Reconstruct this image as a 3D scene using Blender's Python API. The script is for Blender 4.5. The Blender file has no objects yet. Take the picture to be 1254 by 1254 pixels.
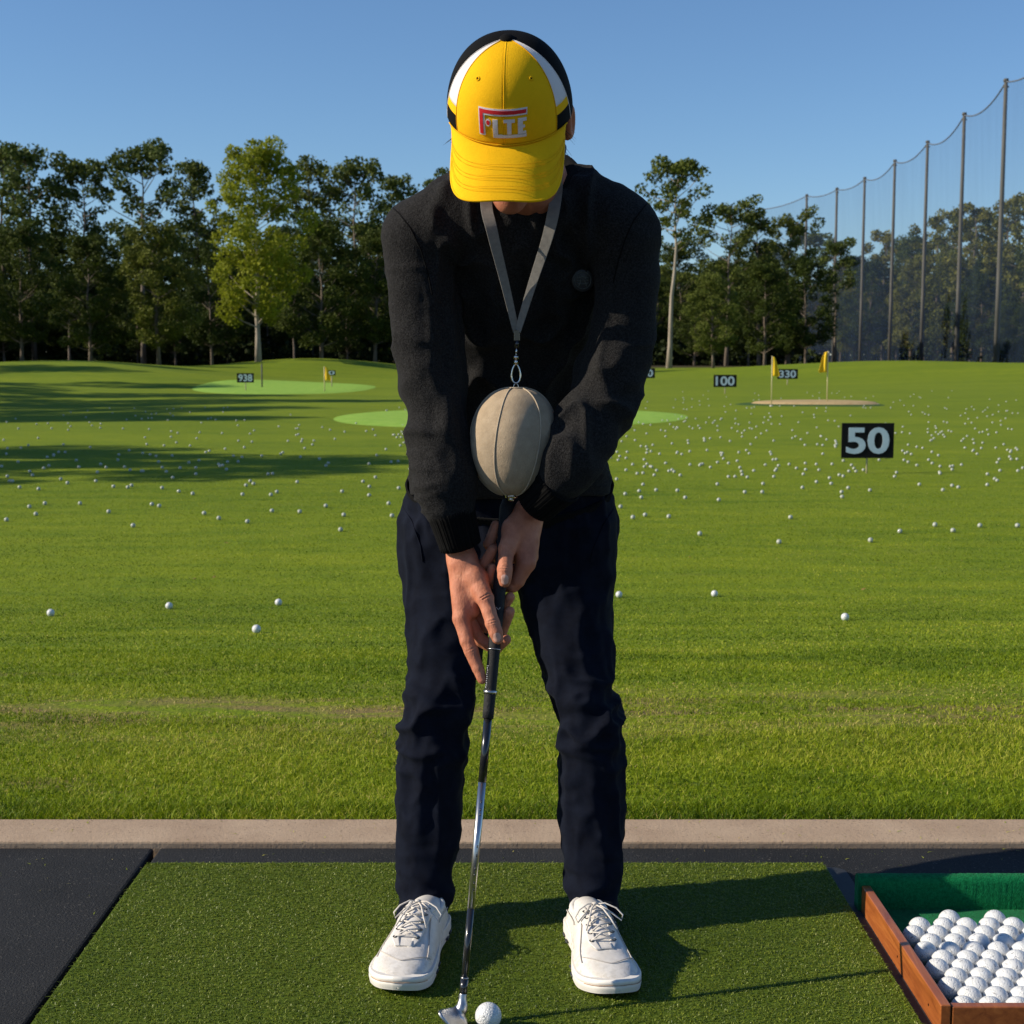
import bpy, math, random
import numpy as np
from mathutils import Vector, Matrix
PI = math.pi
R = math.radians
sc = bpy.context.scene
COL = sc.collection
rng = np.random.default_rng(7)
random.seed(7)

# ------------------------------------------------------------------ camera (51 mm on a 36 mm square, 1.1 m above the tee)
FPX, CX, CY, CAMH = 1774.0, 627.0, 627.0, 1.10
PITCH = math.atan((CY - 435.0) / FPX)
cam_d = bpy.data.cameras.new('camera')
cam = bpy.data.objects.new('camera', cam_d); COL.objects.link(cam)
cam.location = (0, 0, CAMH); cam.rotation_euler = (PI / 2 - PITCH, 0, 0)
cam_d.sensor_fit = 'HORIZONTAL'; cam_d.sensor_width = 36.0; cam_d.lens = FPX / 1254 * 36
cam_d.clip_start = 0.05; cam_d.clip_end = 3000
cam_d.dof.use_dof = True; cam_d.dof.focus_distance = 2.55; cam_d.dof.aperture_fstop = 15
sc.camera = cam

def at(px, py, Y):
    """point at depth Y seen at picture position (px, py) of the 1254 px photograph"""
    a, b = (px - CX) / FPX, -(py - CY) / FPX
    ry = math.cos(PITCH) + b * math.sin(PITCH); rz = -math.sin(PITCH) + b * math.cos(PITCH)
    t = Y / ry
    return np.array([a * t, Y, CAMH + rz * t])
def ground(px, py, z=0.0):
    a, b = (px - CX) / FPX, -(py - CY) / FPX
    ry = math.cos(PITCH) + b * math.sin(PITCH); rz = -math.sin(PITCH) + b * math.cos(PITCH)
    t = (z - CAMH) / rz
    return np.array([a * t, ry * t, z])

# ------------------------------------------------------------------ mesh helpers
def mesh(name, V, F, smooth=True, mats=None, midx=None):
    me = bpy.data.meshes.new(name)
    V = np.asarray(V, dtype=np.float32).reshape(-1, 3)
    if isinstance(F, np.ndarray):
        n, k = F.shape
        me.vertices.add(len(V)); me.vertices.foreach_set('co', V.ravel())
        me.loops.add(n * k); me.loops.foreach_set('vertex_index', F.astype(np.int32).ravel())
        me.polygons.add(n)
        me.polygons.foreach_set('loop_start', np.arange(0, n * k, k, dtype=np.int32))
        me.polygons.foreach_set('loop_total', np.full(n, k, dtype=np.int32))
        me.update(calc_edges=True)
    else:
        me.from_pydata([tuple(map(float, v)) for v in V], [], [tuple(map(int, f)) for f in F])
        me.update()
    me.polygons.foreach_set('use_smooth', np.full(len(me.polygons), smooth, dtype=bool))
    for m in (mats or []): me.materials.append(m)
    if midx is not None: me.polygons.foreach_set('material_index', np.asarray(midx, dtype=np.int32))
    me.validate()
    return me
def link(name, me, parent=None, loc=None, rot=None):
    o = bpy.data.objects.new(name, me); COL.objects.link(o)
    if loc is not None: o.location = loc
    if rot is not None: o.rotation_euler = rot
    if parent is not None:
        o.parent = parent
    return o
def tag(o, label=None, cat=None, group=None, kind=None):
    if label: o['label'] = label
    if cat: o['category'] = cat
    if group: o['group'] = group
    if kind: o['kind'] = kind
    return o
def empty(name, loc=(0, 0, 0), rz=0):
    o = bpy.data.objects.new(name, None); COL.objects.link(o)
    o.location = loc; o.rotation_euler = (0, 0, rz); o.empty_display_size = 0.1
    return o
def copy_tree(o, parent=None):
    c = o.copy(); COL.objects.link(c)
    if parent is not None: c.parent = parent
    for ch in list(o.children): copy_tree(ch, c)
    return c

class MB:
    def __init__(s): s.v = []; s.f = []; s.m = []; s.n = 0
    def add(s, V, F, m=0):
        V = np.asarray(V, float).reshape(-1, 3)
        s.v.append(V)
        for f in F: s.f.append(tuple(int(i) + s.n for i in f)); s.m.append(m)
        s.n += len(V)
    def box(s, lo, hi, m=0, M=None):
        x0, y0, z0 = lo; x1, y1, z1 = hi
        V = np.array([(x0,y0,z0),(x1,y0,z0),(x1,y1,z0),(x0,y1,z0),(x0,y0,z1),(x1,y0,z1),(x1,y1,z1),(x0,y1,z1)], float)
        if M is not None: V = V @ np.array(M.to_3x3()).T + np.array(M.translation)
        s.add(V, [(0,3,2,1),(4,5,6,7),(0,1,5,4),(1,2,6,5),(2,3,7,6),(3,0,4,7)], m)
    def tube(s, P, r, seg=8, m=0, caps=True, flat=None):
        P = np.asarray(P, float); n = len(P)
        r = np.broadcast_to(np.asarray(r, float), (n,))
        T = np.gradient(P, axis=0); T /= np.linalg.norm(T, axis=1)[:, None] + 1e-12
        ref = np.array([0, 0, 1.0]) if abs(T[0][2]) < .9 else np.array([1.0, 0, 0])
        a = np.cross(T[0], ref); a /= np.linalg.norm(a)
        V = []
        for i in range(n):
            a = a - T[i] * a.dot(T[i]); a /= np.linalg.norm(a) + 1e-12
            b = np.cross(T[i], a)
            for k in range(seg):
                t = 2 * PI * k / seg
                V.append(P[i] + r[i] * (math.cos(t) * a + math.sin(t) * b))
        F = [(i*seg+k, i*seg+(k+1)%seg, (i+1)*seg+(k+1)%seg, (i+1)*seg+k) for i in range(n-1) for k in range(seg)]
        if caps:
            F.append(tuple(range(seg-1, -1, -1))); F.append(tuple((n-1)*seg+k for k in range(seg)))
        s.add(V, F, m)
    def grid(s, G, m=0, wrap=False):
        G = np.asarray(G, float); a, b = G.shape[:2]
        F = []
        for i in range(a-1):
            for j in range(b if wrap else b-1):
                j2 = (j+1) % b
                F.append((i*b+j, i*b+j2, (i+1)*b+j2, (i+1)*b+j))
        s.add(G.reshape(-1, 3), F, m)
    def fan(s, P, m=0):
        s.add(P, [tuple(range(len(P)))], m)
    def build(s, name, mats, parent=None, smooth=True):
        if not isinstance(mats, (list, tuple)): mats = [mats]
        me = mesh(name, np.concatenate(s.v), s.f, smooth, mats, s.m)
        return link(name, me, parent)

def bevel(o, w, seg=2, angle=40):
    b = o.modifiers.new('bevel', 'BEVEL'); b.width = w; b.segments = seg
    b.limit_method = 'ANGLE'; b.angle_limit = R(angle)
    return o
def sphere_mesh(name, r, u=24, v=16, mat=None, sub=None):
    th = np.linspace(0, PI, v+1)
    V = [(0, 0, r)]
    for i in range(1, v):
        for j in range(u):
            p = 2*PI*j/u; V.append((r*math.sin(th[i])*math.cos(p), r*math.sin(th[i])*math.sin(p), r*math.cos(th[i])))
    V.append((0, 0, -r)); n = len(V)
    F = [(0, 1+j, 1+(j+1) % u) for j in range(u)]
    for i in range(v-2):
        for j in range(u):
            F.append((1+i*u+j, 1+(i+1)*u+j, 1+(i+1)*u+(j+1) % u, 1+i*u+(j+1) % u))
    F += [(n-1, 1+(v-2)*u+(j+1) % u, 1+(v-2)*u+j) for j in range(u)]
    return mesh(name, V, F, True, [mat] if mat else None)

# ------------------------------------------------------------------ noise on arrays
def _hash(ix, iy, iz, seed):
    h = (ix.astype(np.int64)*374761393 + iy.astype(np.int64)*668265263 + iz.astype(np.int64)*2147483647 + seed*974634777) & 0xffffffff
    h = ((h ^ (h >> 13)) * 1274126177) & 0xffffffff
    return ((h ^ (h >> 16)) & 0xffff) / 65535.0
def noise3(P, seed=0):
    P = np.asarray(P, float); I = np.floor(P); f = P - I; f = f*f*(3-2*f)
    x, y, z = I[..., 0], I[..., 1], I[..., 2]; fx, fy, fz = f[..., 0], f[..., 1], f[..., 2]
    def c(a, b, d): return _hash(x+a, y+b, z+d, seed)
    l = lambda a, b, t: a+(b-a)*t
    return l(l(l(c(0,0,0), c(1,0,0), fx), l(c(0,1,0), c(1,1,0), fx), fy),
             l(l(c(0,0,1), c(1,0,1), fx), l(c(0,1,1), c(1,1,1), fx), fy), fz)
def fbm(P, seed=0, o=3):
    s = 0; a = .5; t = 0
    for i in range(o):
        s = s + a*noise3(np.asarray(P)*(2**i), seed+i); t += a; a *= .5
    return s/t

# ------------------------------------------------------------------ implicit surfaces
class Field:
    def __init__(s, lo, hi, h):
        s.lo = np.array(lo, float); s.h = h
        s.n = np.ceil((np.array(hi)-s.lo)/h).astype(int)+1
        s.F = np.full(tuple(s.n), 1.0, dtype=np.float32)
    def sub(s, lo, hi):
        a = np.clip(np.floor((np.array(lo)-s.lo)/s.h).astype(int), 0, s.n-1)
        b = np.clip(np.ceil((np.array(hi)-s.lo)/s.h).astype(int)+1, 1, s.n)
        sl = tuple(slice(a[i], b[i]) for i in range(3))
        ax = [s.lo[i]+s.h*np.arange(a[i], b[i]) for i in range(3)]
        X, Y, Z = np.meshgrid(*ax, indexing='ij')
        return sl, X, Y, Z
    def combine(s, sl, d, k, op='u'):
        A = s.F[sl]
        if op == 'u':
            if k > 0:
                h = np.clip(.5+.5*(A-d)/k, 0, 1); s.F[sl] = A*(1-h)+d*h-k*h*(1-h)
            else: s.F[sl] = np.minimum(A, d)
        elif op == 's':
            if k > 0:
                h = np.clip(.5-.5*(A+d)/k, 0, 1); s.F[sl] = A*(1-h)-d*h+k*h*(1-h)
            else: s.F[sl] = np.maximum(A, -d)
    def cone(s, a, b, r1, r2, k=.01, op='u'):
        a = np.array(a, float); b = np.array(b, float)
        pad = 2.5*max(k, s.h)
        lo = np.minimum(a-r1, b-r2)-pad; hi = np.maximum(a+r1, b+r2)+pad
        sl, X, Y, Z = s.sub(lo, hi)
        if X.size == 0: return s
        s.combine(sl, cone_d(X, Y, Z, a, b, r1, r2), k, op); return s
    def chain(s, P, r, k=.006, k0=None):
        """one limb: its own union first, then blended into the field"""
        P = [np.array(p, float) for p in P]
        pad = 2.5*max(k, k0 or 0, s.h)
        lo = np.min([p-q for p, q in zip(P, r)], axis=0)-pad; hi = np.max([p+q for p, q in zip(P, r)], axis=0)+pad
        sl, X, Y, Z = s.sub(lo, hi); D = None
        for i in range(len(P)-1):
            d = cone_d(X, Y, Z, P[i], P[i+1], r[i], r[i+1])
            if D is None: D = d
            else:
                h = np.clip(.5+.5*(D-d)/k, 0, 1); D = D*(1-h)+d*h-k*h*(1-h)
        s.combine(sl, D, k if k0 is None else k0); return s
    def ell(s, c, r, k=.01, op='u', M=None):
        c = np.array(c, float); r = np.array(r, float); m = r.max()+2.5*max(k, s.h)
        sl, X, Y, Z = s.sub(c-m, c+m)
        dx, dy, dz = X-c[0], Y-c[1], Z-c[2]
        if M is not None:
            M = np.array(M)          # columns = local axes
            dx, dy, dz = (dx*M[0, i]+dy*M[1, i]+dz*M[2, i] for i in range(3))
        q = np.sqrt((dx/r[0])**2+(dy/r[1])**2+(dz/r[2])**2)
        g = np.sqrt((dx/r[0]**2)**2+(dy/r[1]**2)**2+(dz/r[2]**2)**2)+1e-9
        s.combine(sl, q*(q-1)/g, k, op); return s
    def stack(s, rows, k=.01, n=2.3):
        """rows of (z, cx, cy, a, b): superellipse slices, top or bottom first"""
        rows = sorted(rows); z = np.array([r[0] for r in rows]); A = np.array([r[1:] for r in rows])
        m = A[:, 2:].max()+3*max(k, s.h)
        lo = [A[:, 0].min()-m, A[:, 1].min()-m, z[0]-.05]; hi = [A[:, 0].max()+m, A[:, 1].max()+m, z[-1]+.05]
        sl, X, Y, Z = s.sub(lo, hi)
        zz = Z[0, 0, :]; zc = np.clip(zz, z[0], z[-1])
        cx, cy, a, b = (smooth_interp(zc, z, A[:, i]) for i in range(4))
        q = (np.abs((X-cx)/a)**n+np.abs((Y-cy)/b)**n)**(1/n)
        d = (q-1)*np.minimum(a, b)
        e = np.maximum(z[0]-Z, Z-z[-1])
        d = np.where(e > 0, np.sqrt(np.maximum(d, 0)**2+e**2), np.maximum(d, e))
        s.combine(sl, d, k); return s
    def nets(s):
        F = s.F; S = F < 0
        c = None
        cnt = np.zeros(tuple(s.n-1), np.int8)
        for i in (0, 1):
            for j in (0, 1):
                for k in (0, 1):
                    cnt += S[i:s.n[0]-1+i, j:s.n[1]-1+j, k:s.n[2]-1+k]
        mixed = (cnt > 0) & (cnt < 8)
        idx = np.argwhere(mixed); vid = np.full(mixed.shape, -1, np.int64); vid[mixed] = np.arange(len(idx))
        acc = np.zeros((len(idx), 3)); n = np.zeros(len(idx))
        corners = [(i, j, k) for i in (0, 1) for j in (0, 1) for k in (0, 1)]
        for c0 in corners:
            for ax in range(3):
                if c0[ax] == 0:
                    c1 = list(c0); c1[ax] = 1
                    f0 = F[idx[:, 0]+c0[0], idx[:, 1]+c0[1], idx[:, 2]+c0[2]]
                    f1 = F[idx[:, 0]+c1[0], idx[:, 1]+c1[1], idx[:, 2]+c1[2]]
                    m = (f0 < 0) != (f1 < 0)
                    t = np.where(m, f0/np.where(m, f0-f1, 1), 0)
                    p = np.array(c0)[None, :]+t[:, None]*(np.array(c1)-np.array(c0))[None, :]
                    acc += p*m[:, None]; n += m
        V = s.lo+s.h*(idx+acc/n[:, None])
        Q = []
        for ax in range(3):
            u, v = [(1, 2), (2, 0), (0, 1)][ax]
            a = [slice(None)]*3; b = [slice(None)]*3
            a[ax] = slice(0, -1); b[ax] = slice(1, None)
            S0 = S[tuple(a)]; S1 = S[tuple(b)]
            ch = S0 != S1
            e = np.argwhere(ch)
            ok = (e[:, u] > 0) & (e[:, v] > 0) & (e[:, u] < s.n[u]-1) & (e[:, v] < s.n[v]-1)
            e = e[ok]
            def cell(du, dv):
                q = e.copy(); q[:, u] += du; q[:, v] += dv
                return vid[q[:, 0], q[:, 1], q[:, 2]]
            quad = np.stack([cell(-1, -1), cell(0, -1), cell(0, 0), cell(-1, 0)], 1)
            ins = S[e[:, 0], e[:, 1], e[:, 2]]
            quad[~ins] = quad[~ins][:, ::-1]
            Q.append(quad)
        Q = np.concatenate(Q)
        return V, Q
def smooth_interp(x, xp, fp):
    # monotone-ish cubic through the rows
    m = np.gradient(fp, xp)
    i = np.clip(np.searchsorted(xp, x)-1, 0, len(xp)-2)
    h = xp[i+1]-xp[i]; t = (x-xp[i])/h
    return ((2*t**3-3*t**2+1)*fp[i]+(t**3-2*t**2+t)*h*m[i]+(-2*t**3+3*t**2)*fp[i+1]+(t**3-t**2)*h*m[i+1])
def cone_d(X, Y, Z, a, b, r1, r2):
    ba = b-a; l2 = float(ba.dot(ba))
    if l2 < 1e-10:
        return np.sqrt((X-a[0])**2+(Y-a[1])**2+(Z-a[2])**2)-max(r1, r2)
    rr = r1-r2; a2 = max(l2-rr*rr, 1e-12); il2 = 1/l2
    px, py, pz = X-a[0], Y-a[1], Z-a[2]
    y = px*ba[0]+py*ba[1]+pz*ba[2]; z = y-l2
    x2 = (px*l2-ba[0]*y)**2+(py*l2-ba[1]*y)**2+(pz*l2-ba[2]*y)**2
    y2 = y*y*l2; z2 = z*z*l2; k = np.sign(rr)*rr*rr*x2
    d = (np.sqrt(x2*a2*il2)+y*rr)*il2-r1
    c1 = np.sign(z)*a2*z2 > k; c2 = np.sign(y)*a2*y2 < k
    return np.where(c1, np.sqrt(x2+z2)*il2-r2, np.where(c2, np.sqrt(x2+y2)*il2-r1, d))
def vnormals(V, Q):
    e1 = V[Q[:, 2]]-V[Q[:, 0]]; e2 = V[Q[:, 3]]-V[Q[:, 1]]
    n = np.cross(e1, e2); N = np.zeros_like(V)
    for i in range(4): np.add.at(N, Q[:, i], n)
    return N/(np.linalg.norm(N, axis=1)[:, None]+1e-12)
def relax(V, Q, it=2, w=.5):
    for _ in range(it):
        A = np.zeros_like(V); c = np.zeros(len(V))
        for i in range(4):
            j = (i+1) % 4
            np.add.at(A, Q[:, i], V[Q[:, j]]); np.add.at(c, Q[:, i], 1)
            np.add.at(A, Q[:, j], V[Q[:, i]]); np.add.at(c, Q[:, j], 1)
        V = V*(1-w)+w*A/np.maximum(c, 1)[:, None]
    return V

# ------------------------------------------------------------------ materials
def nmat(name):
    m = bpy.data.materials.new(name); m.use_nodes = True
    nt = m.node_tree; nt.nodes.clear()
    out = nt.nodes.new('ShaderNodeOutputMaterial'); b = nt.nodes.new('ShaderNodeBsdfPrincipled')
    nt.links.new(b.outputs[0], out.inputs[0])
    return m, nt, b
def N(nt, t, **kw):
    n = nt.nodes.new(t)
    for k, v in kw.items(): setattr(n, k, v)
    return n
def ramp(nt, fac, stops):
    r = N(nt, 'ShaderNodeValToRGB'); e = r.color_ramp.elements
    while len(e) < len(stops): e.new(.5)
    for el, (p, c) in zip(e, stops): el.position = p; el.color = (*c, 1) if len(c) == 3 else c
    nt.links.new(fac, r.inputs[0]); return r.outputs[0]
def coords(nt, scale=(1, 1, 1), space='Object'):
    tc = N(nt, 'ShaderNodeTexCoord'); mp = N(nt, 'ShaderNodeMapping'); mp.inputs['Scale'].default_value = scale
    nt.links.new(tc.outputs[space], mp.inputs[0]); return mp.outputs[0]
def noise(nt, vec, scale, detail=4, rough=.6, dist=0):
    n = N(nt, 'ShaderNodeTexNoise'); n.inputs['Scale'].default_value = scale; n.inputs['Detail'].default_value = detail
    n.inputs['Roughness'].default_value = rough; n.inputs['Distortion'].default_value = dist
    if vec is not None: nt.links.new(vec, n.inputs['Vector'])
    return n.outputs[0]
def bump(nt, h, strength, dist, normal=None):
    b = N(nt, 'ShaderNodeBump'); b.inputs['Strength'].default_value = strength; b.inputs['Distance'].default_value = dist
    nt.links.new(h, b.inputs['Height'])
    if normal is not None: nt.links.new(normal, b.inputs['Normal'])
    return b.outputs[0]
def simple(name, c1, c2=None, rough=.6, scale=20, metal=0, bs=0, bscale=None, bdist=.002, stretch=(1, 1, 1), lo=.35, hi=.65, spec=.5, sheen=0, coat=0, detail=4):
    m, nt, b = nmat(name)
    v = coords(nt, stretch)
    c2 = c2 or tuple(x*.8 for x in c1)
    n = noise(nt, v, scale, detail)
    nt.links.new(ramp(nt, n, [(lo, c1), (hi, c2)]), b.inputs['Base Color'])
    b.inputs['Roughness'].default_value = rough; b.inputs['Metallic'].default_value = metal
    b.inputs['Specular IOR Level'].default_value = spec
    b.inputs['Sheen Weight'].default_value = sheen; b.inputs['Coat Weight'].default_value = coat
    if bs:
        nt.links.new(bump(nt, noise(nt, v, bscale or scale*4, 3), bs, bdist), b.inputs['Normal'])
    return m
# ------------------------------------------------------------------ light and sky
SUN_EL, SUN_D = R(28), R(-7)
sdir = Vector((-math.cos(SUN_EL)*math.cos(SUN_D), math.cos(SUN_EL)*math.sin(SUN_D), math.sin(SUN_EL)))
ld = bpy.data.lights.new('sun', 'SUN'); ld.energy = 4.4; ld.angle = R(.53); ld.color = (1, .89, .72)
sun = bpy.data.objects.new('sun', ld); COL.objects.link(sun)
sun.rotation_euler = sdir.to_track_quat('Z', 'Y').to_euler(); sun.location = (-20, 0, 20)
w = bpy.data.worlds.new('World'); sc.world = w; w.use_nodes = True
nt = w.node_tree; nt.nodes.clear()
wo = nt.nodes.new('ShaderNodeOutputWorld'); bg = nt.nodes.new('ShaderNodeBackground')
sky = nt.nodes.new('ShaderNodeTexSky'); sky.sky_type = 'NISHITA'; sky.sun_disc = False
sky.sun_elevation = SUN_EL; sky.sun_rotation = math.atan2(sdir.x, sdir.y)
sky.air_density = 1.0; sky.dust_density = .1; sky.ozone_density = 6.5; sky.altitude = 100
bg.inputs[1].default_value = .088
nt.links.new(sky.outputs[0], bg.inputs[0]); nt.links.new(bg.outputs[0], wo.inputs[0])
sc.view_settings.view_transform = 'Standard'; sc.view_settings.look = 'None'
sc.view_settings.exposure = 0.50; sc.view_settings.gamma = 1

# ------------------------------------------------------------------ terrain
KERB_FAR = ground(600, 1008)[1]; KERB_NEAR = ground(600, 1037.5)[1]
def terrain_h(x, y):
    x = np.asarray(x, float); y = np.asarray(y, float)
    g = lambda cx, cy, sx, sy, h: h*np.exp(-((x-cx)/sx)**2-((y-cy)/sy)**2)
    ss = lambda a, b, t: (lambda q: q*q*(3-2*q))(np.clip((t-a)/(b-a), 0, 1))
    h = -.42*ss(3.9, 9.5, y)*(1-ss(85, 128, y))
    h = h+g(-27, 88, 9, 13, 1.15)+g(-40, 70, 8, 11, 1.9)+g(-20, 76, 7, 7, .5)+g(-15, 108, 8, 12, 1.0)+g(-48, 100, 12, 14, 1.7)+g(-24, 58, 6, 6, .45)
    h = h+g(26, 103, 12, 13, .95)+g(40, 90, 8, 12, .9)+g(31, 62, 7, 8, .4)
    h = h+.25*(fbm(np.stack([x*.06, y*.05, x*0], -1), 3, 2)-.5)*np.clip((y-10)/30, 0, 1)
    h = h+.06*(noise3(np.stack([x*.22, y*.16, x*0+4], -1), 8)-.5)*np.clip((y-6)/10, 0, 1)
    far = np.clip((y-125)/60, 0, 1)
    return h*(1-.7*far)+far*.1
def tz(x, y): return float(terrain_h(np.array([x]), np.array([y]))[0])

# turf colour
def turf_mat():
    m, nt, b = nmat('range turf')
    v = coords(nt, (1, 1, 1)); vs = coords(nt, (.25, 1.0, 1))
    big = noise(nt, vs, .35, 3, .55); mid = noise(nt, coords(nt, (.5, 1.6, 1)), 2.2, 4, .6); fine = noise(nt, v, 60, 4, .7)
    c1 = ramp(nt, big, [(.3, (.118, .188, .006)), (.7, (.215, .275, .010))])
    c2 = ramp(nt, mid, [(.3, (.088, .158, .005)), (.72, (.250, .292, .011))])
    mx = N(nt, 'ShaderNodeMix', data_type='RGBA'); mx.inputs[0].default_value = .5
    nt.links.new(c1, mx.inputs[6]); nt.links.new(c2, mx.inputs[7])
    c3 = ramp(nt, fine, [(.3, (.45, .5, .35)), (.7, (1.3, 1.25, 1.1))])
    mu = N(nt, 'ShaderNodeMix', data_type='RGBA', blend_type='MULTIPLY'); mu.inputs[0].default_value = .8
    nt.links.new(mx.outputs[2], mu.inputs[6]); nt.links.new(c3, mu.inputs[7])
    # dry worn streaks
    dn = noise(nt, coords(nt, (.35, 1.6, 1)), 1.6, 5, .7)
    dm = ramp(nt, dn, [(.60, (0, 0, 0)), (.70, (1, 1, 1))])
    sep = N(nt, 'ShaderNodeSeparateXYZ'); nt.links.new(coords(nt), sep.inputs[0])
    mr = N(nt, 'ShaderNodeMapRange'); mr.inputs[1].default_value = 4.7; mr.inputs[2].default_value = 6.2
    mr.inputs[3].default_value = .9; mr.inputs[4].default_value = .12; nt.links.new(sep.outputs[1], mr.inputs[0])
    ml0 = N(nt, 'ShaderNodeMath', operation='MULTIPLY'); nt.links.new(dm, ml0.inputs[0]); nt.links.new(mr.outputs[0], ml0.inputs[1])
    s1 = N(nt, 'ShaderNodeMath', operation='SUBTRACT'); nt.links.new(sep.outputs[1], s1.inputs[0]); s1.inputs[1].default_value = 4.45
    s2 = N(nt, 'ShaderNodeMath', operation='ABSOLUTE'); nt.links.new(s1.outputs[0], s2.inputs[0])
    s3 = N(nt, 'ShaderNodeMapRange'); s3.inputs[1].default_value = .05; s3.inputs[2].default_value = .55; s3.inputs[3].default_value = .9; s3.inputs[4].default_value = 0
    nt.links.new(s2.outputs[0], s3.inputs[0])
    dm2 = ramp(nt, noise(nt, coords(nt, (.8, 3.2, 1)), 2.2, 6, .72), [(.43, (0, 0, 0)), (.60, (1, 1, 1))])
    s4 = N(nt, 'ShaderNodeMath', operation='MULTIPLY'); nt.links.new(dm2, s4.inputs[0]); nt.links.new(s3.outputs[0], s4.inputs[1])
    ml = N(nt, 'ShaderNodeMath', operation='MAXIMUM'); nt.links.new(ml0.outputs[0], ml.inputs[0]); nt.links.new(s4.outputs[0], ml.inputs[1])
    dry = N(nt, 'ShaderNodeMix', data_type='RGBA'); dry.inputs[7].default_value = (.20, .145, .06, 1)
    nt.links.new(ml.outputs[0], dry.inputs[0]); nt.links.new(mu.outputs[2], dry.inputs[6])
    # forest floor beyond the range
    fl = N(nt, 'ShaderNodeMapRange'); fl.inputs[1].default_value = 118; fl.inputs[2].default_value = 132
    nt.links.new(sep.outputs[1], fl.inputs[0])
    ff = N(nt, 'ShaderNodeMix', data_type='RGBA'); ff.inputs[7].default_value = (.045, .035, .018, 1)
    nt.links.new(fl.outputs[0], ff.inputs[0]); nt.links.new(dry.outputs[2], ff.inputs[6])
    nt.links.new(ff.outputs[2], b.inputs['Base Color'])
    b.inputs['Roughness'].default_value = .9; b.inputs['Specular IOR Level'].default_value = .15
    bm = bump(nt, noise(nt, v, 45, 3, .7), .5, .02)
    nt.links.new(bump(nt, noise(nt, v, 6, 3, .6), .3, .05, bm), b.inputs['Normal'])
    return m
M_turf = turf_mat()
ys = np.concatenate([[KERB_FAR], KERB_FAR+np.cumsum(.12*1.028**np.arange(215))])
ys = ys[ys < 900]
us = np.linspace(-1, 1, 161)
Yg, Ug = np.meshgrid(ys, us, indexing='ij')
Xg = np.sign(Ug)*np.abs(Ug)**1.3*(Yg*.75+14)
Zg = terrain_h(Xg, Yg); Zg[0] -= 0.0
V = np.stack([Xg, Yg, Zg], -1).reshape(-1, 3); nb = len(us)
I, J = np.meshgrid(np.arange(len(ys)-1), np.arange(nb-1), indexing='ij'); I = I.ravel(); J = J.ravel()
Q = np.stack([I*nb+J, I*nb+J+1, (I+1)*nb+J+1, (I+1)*nb+J], 1)
tag(link('ground', mesh('ground', V, Q, True, [M_turf])), kind='structure')

# putting greens and the sandy target, laid over the ground
def patch(name, cx, cy, rx, ry, mat, lift, n=64, rings=10, wob=.06, seed=1):
    V = []; F = []
    for i in range(rings+1):
        for j in range(n):
            a = 2*PI*j/n; k = 1+wob*math.sin(2*a+seed)+wob*.6*math.sin(3*a+2*seed)
            r = i/rings*k; x = cx+rx*r*math.cos(a); y = cy+ry*r*math.sin(a)
            V.append((x, y, 0))
    V = np.array(V); edge = np.repeat(np.arange(rings+1)/rings, n)
    V[:, 2] = terrain_h(V[:, 0], V[:, 1])+lift*np.sqrt(np.clip(1.0-edge**6, 0, 1))-.012*(edge > .999)+.004
    for i in range(rings):
        for j in range(n): F.append((i*n+j, (i+1)*n+j, (i+1)*n+(j+1) % n, i*n+(j+1) % n))
    o = link(name, mesh(name, V, F, True, [mat])); tag(o, kind='structure'); return o
M_green = simple('putting green turf', (.21, .37, .05), (.28, .44, .07), rough=.9, scale=3, bs=.2, bscale=80, spec=.1)
M_sand = simple('sand', (.38, .27, .13), (.47, .35, .18), rough=.95, scale=8, bs=.4, bscale=60, spec=.1)
M_edge = simple('dark fringe', (.035, .085, .02), (.06, .11, .03), rough=.9, scale=10, spec=.1)
patch('green_turf', -.1, 35.8, 4.15, 5.6, M_green, .05)
patch('green_turf', -10.6, 68, 4.2, 10, M_green, .06, seed=3)
patch('fringe', 9.05, 44.3, 2.1, 3.1, M_edge, .03, seed=2)
patch('sand', 9.25, 44.4, 1.85, 2.3, M_sand, .11, seed=2)

# ------------------------------------------------------------------ kerb, rubber floor
def concrete():
    m, nt, b = nmat('kerb concrete'); v = coords(nt)
    c = ramp(nt, noise(nt, v, 5, 5, .65), [(.3, (.335, .235, .155)), (.7, (.455, .335, .228))])
    s = ramp(nt, noise(nt, v, 140, 3, .65, .6), [(.32, (.30, .28, .25)), (.40, (1, 1, 1)), (.72, (1, 1, 1)), (.8, (1.25, 1.25, 1.2))])
    mu = N(nt, 'ShaderNodeMix', data_type='RGBA', blend_type='MULTIPLY'); mu.inputs[0].default_value = .7
    nt.links.new(c, mu.inputs[6]); nt.links.new(s, mu.inputs[7]); nt.links.new(mu.outputs[2], b.inputs['Base Color'])
    b.inputs['Roughness'].default_value = .9
    nt.links.new(bump(nt, noise(nt, v, 120, 4, .7), .6, .003), b.inputs['Normal']); return m
M_conc = concrete()
k = MB()
segs = np.arange(-14.9, 16.4, 4.2)
for a, b_ in zip(segs[:-1], segs[1:]): k.box((a+.003, KERB_NEAR+.004, -.15), (b_-.003, KERB_FAR-.004, .012))
bevel(tag(k.build('kerb', M_conc, smooth=False), kind='structure'), .005)
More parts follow.
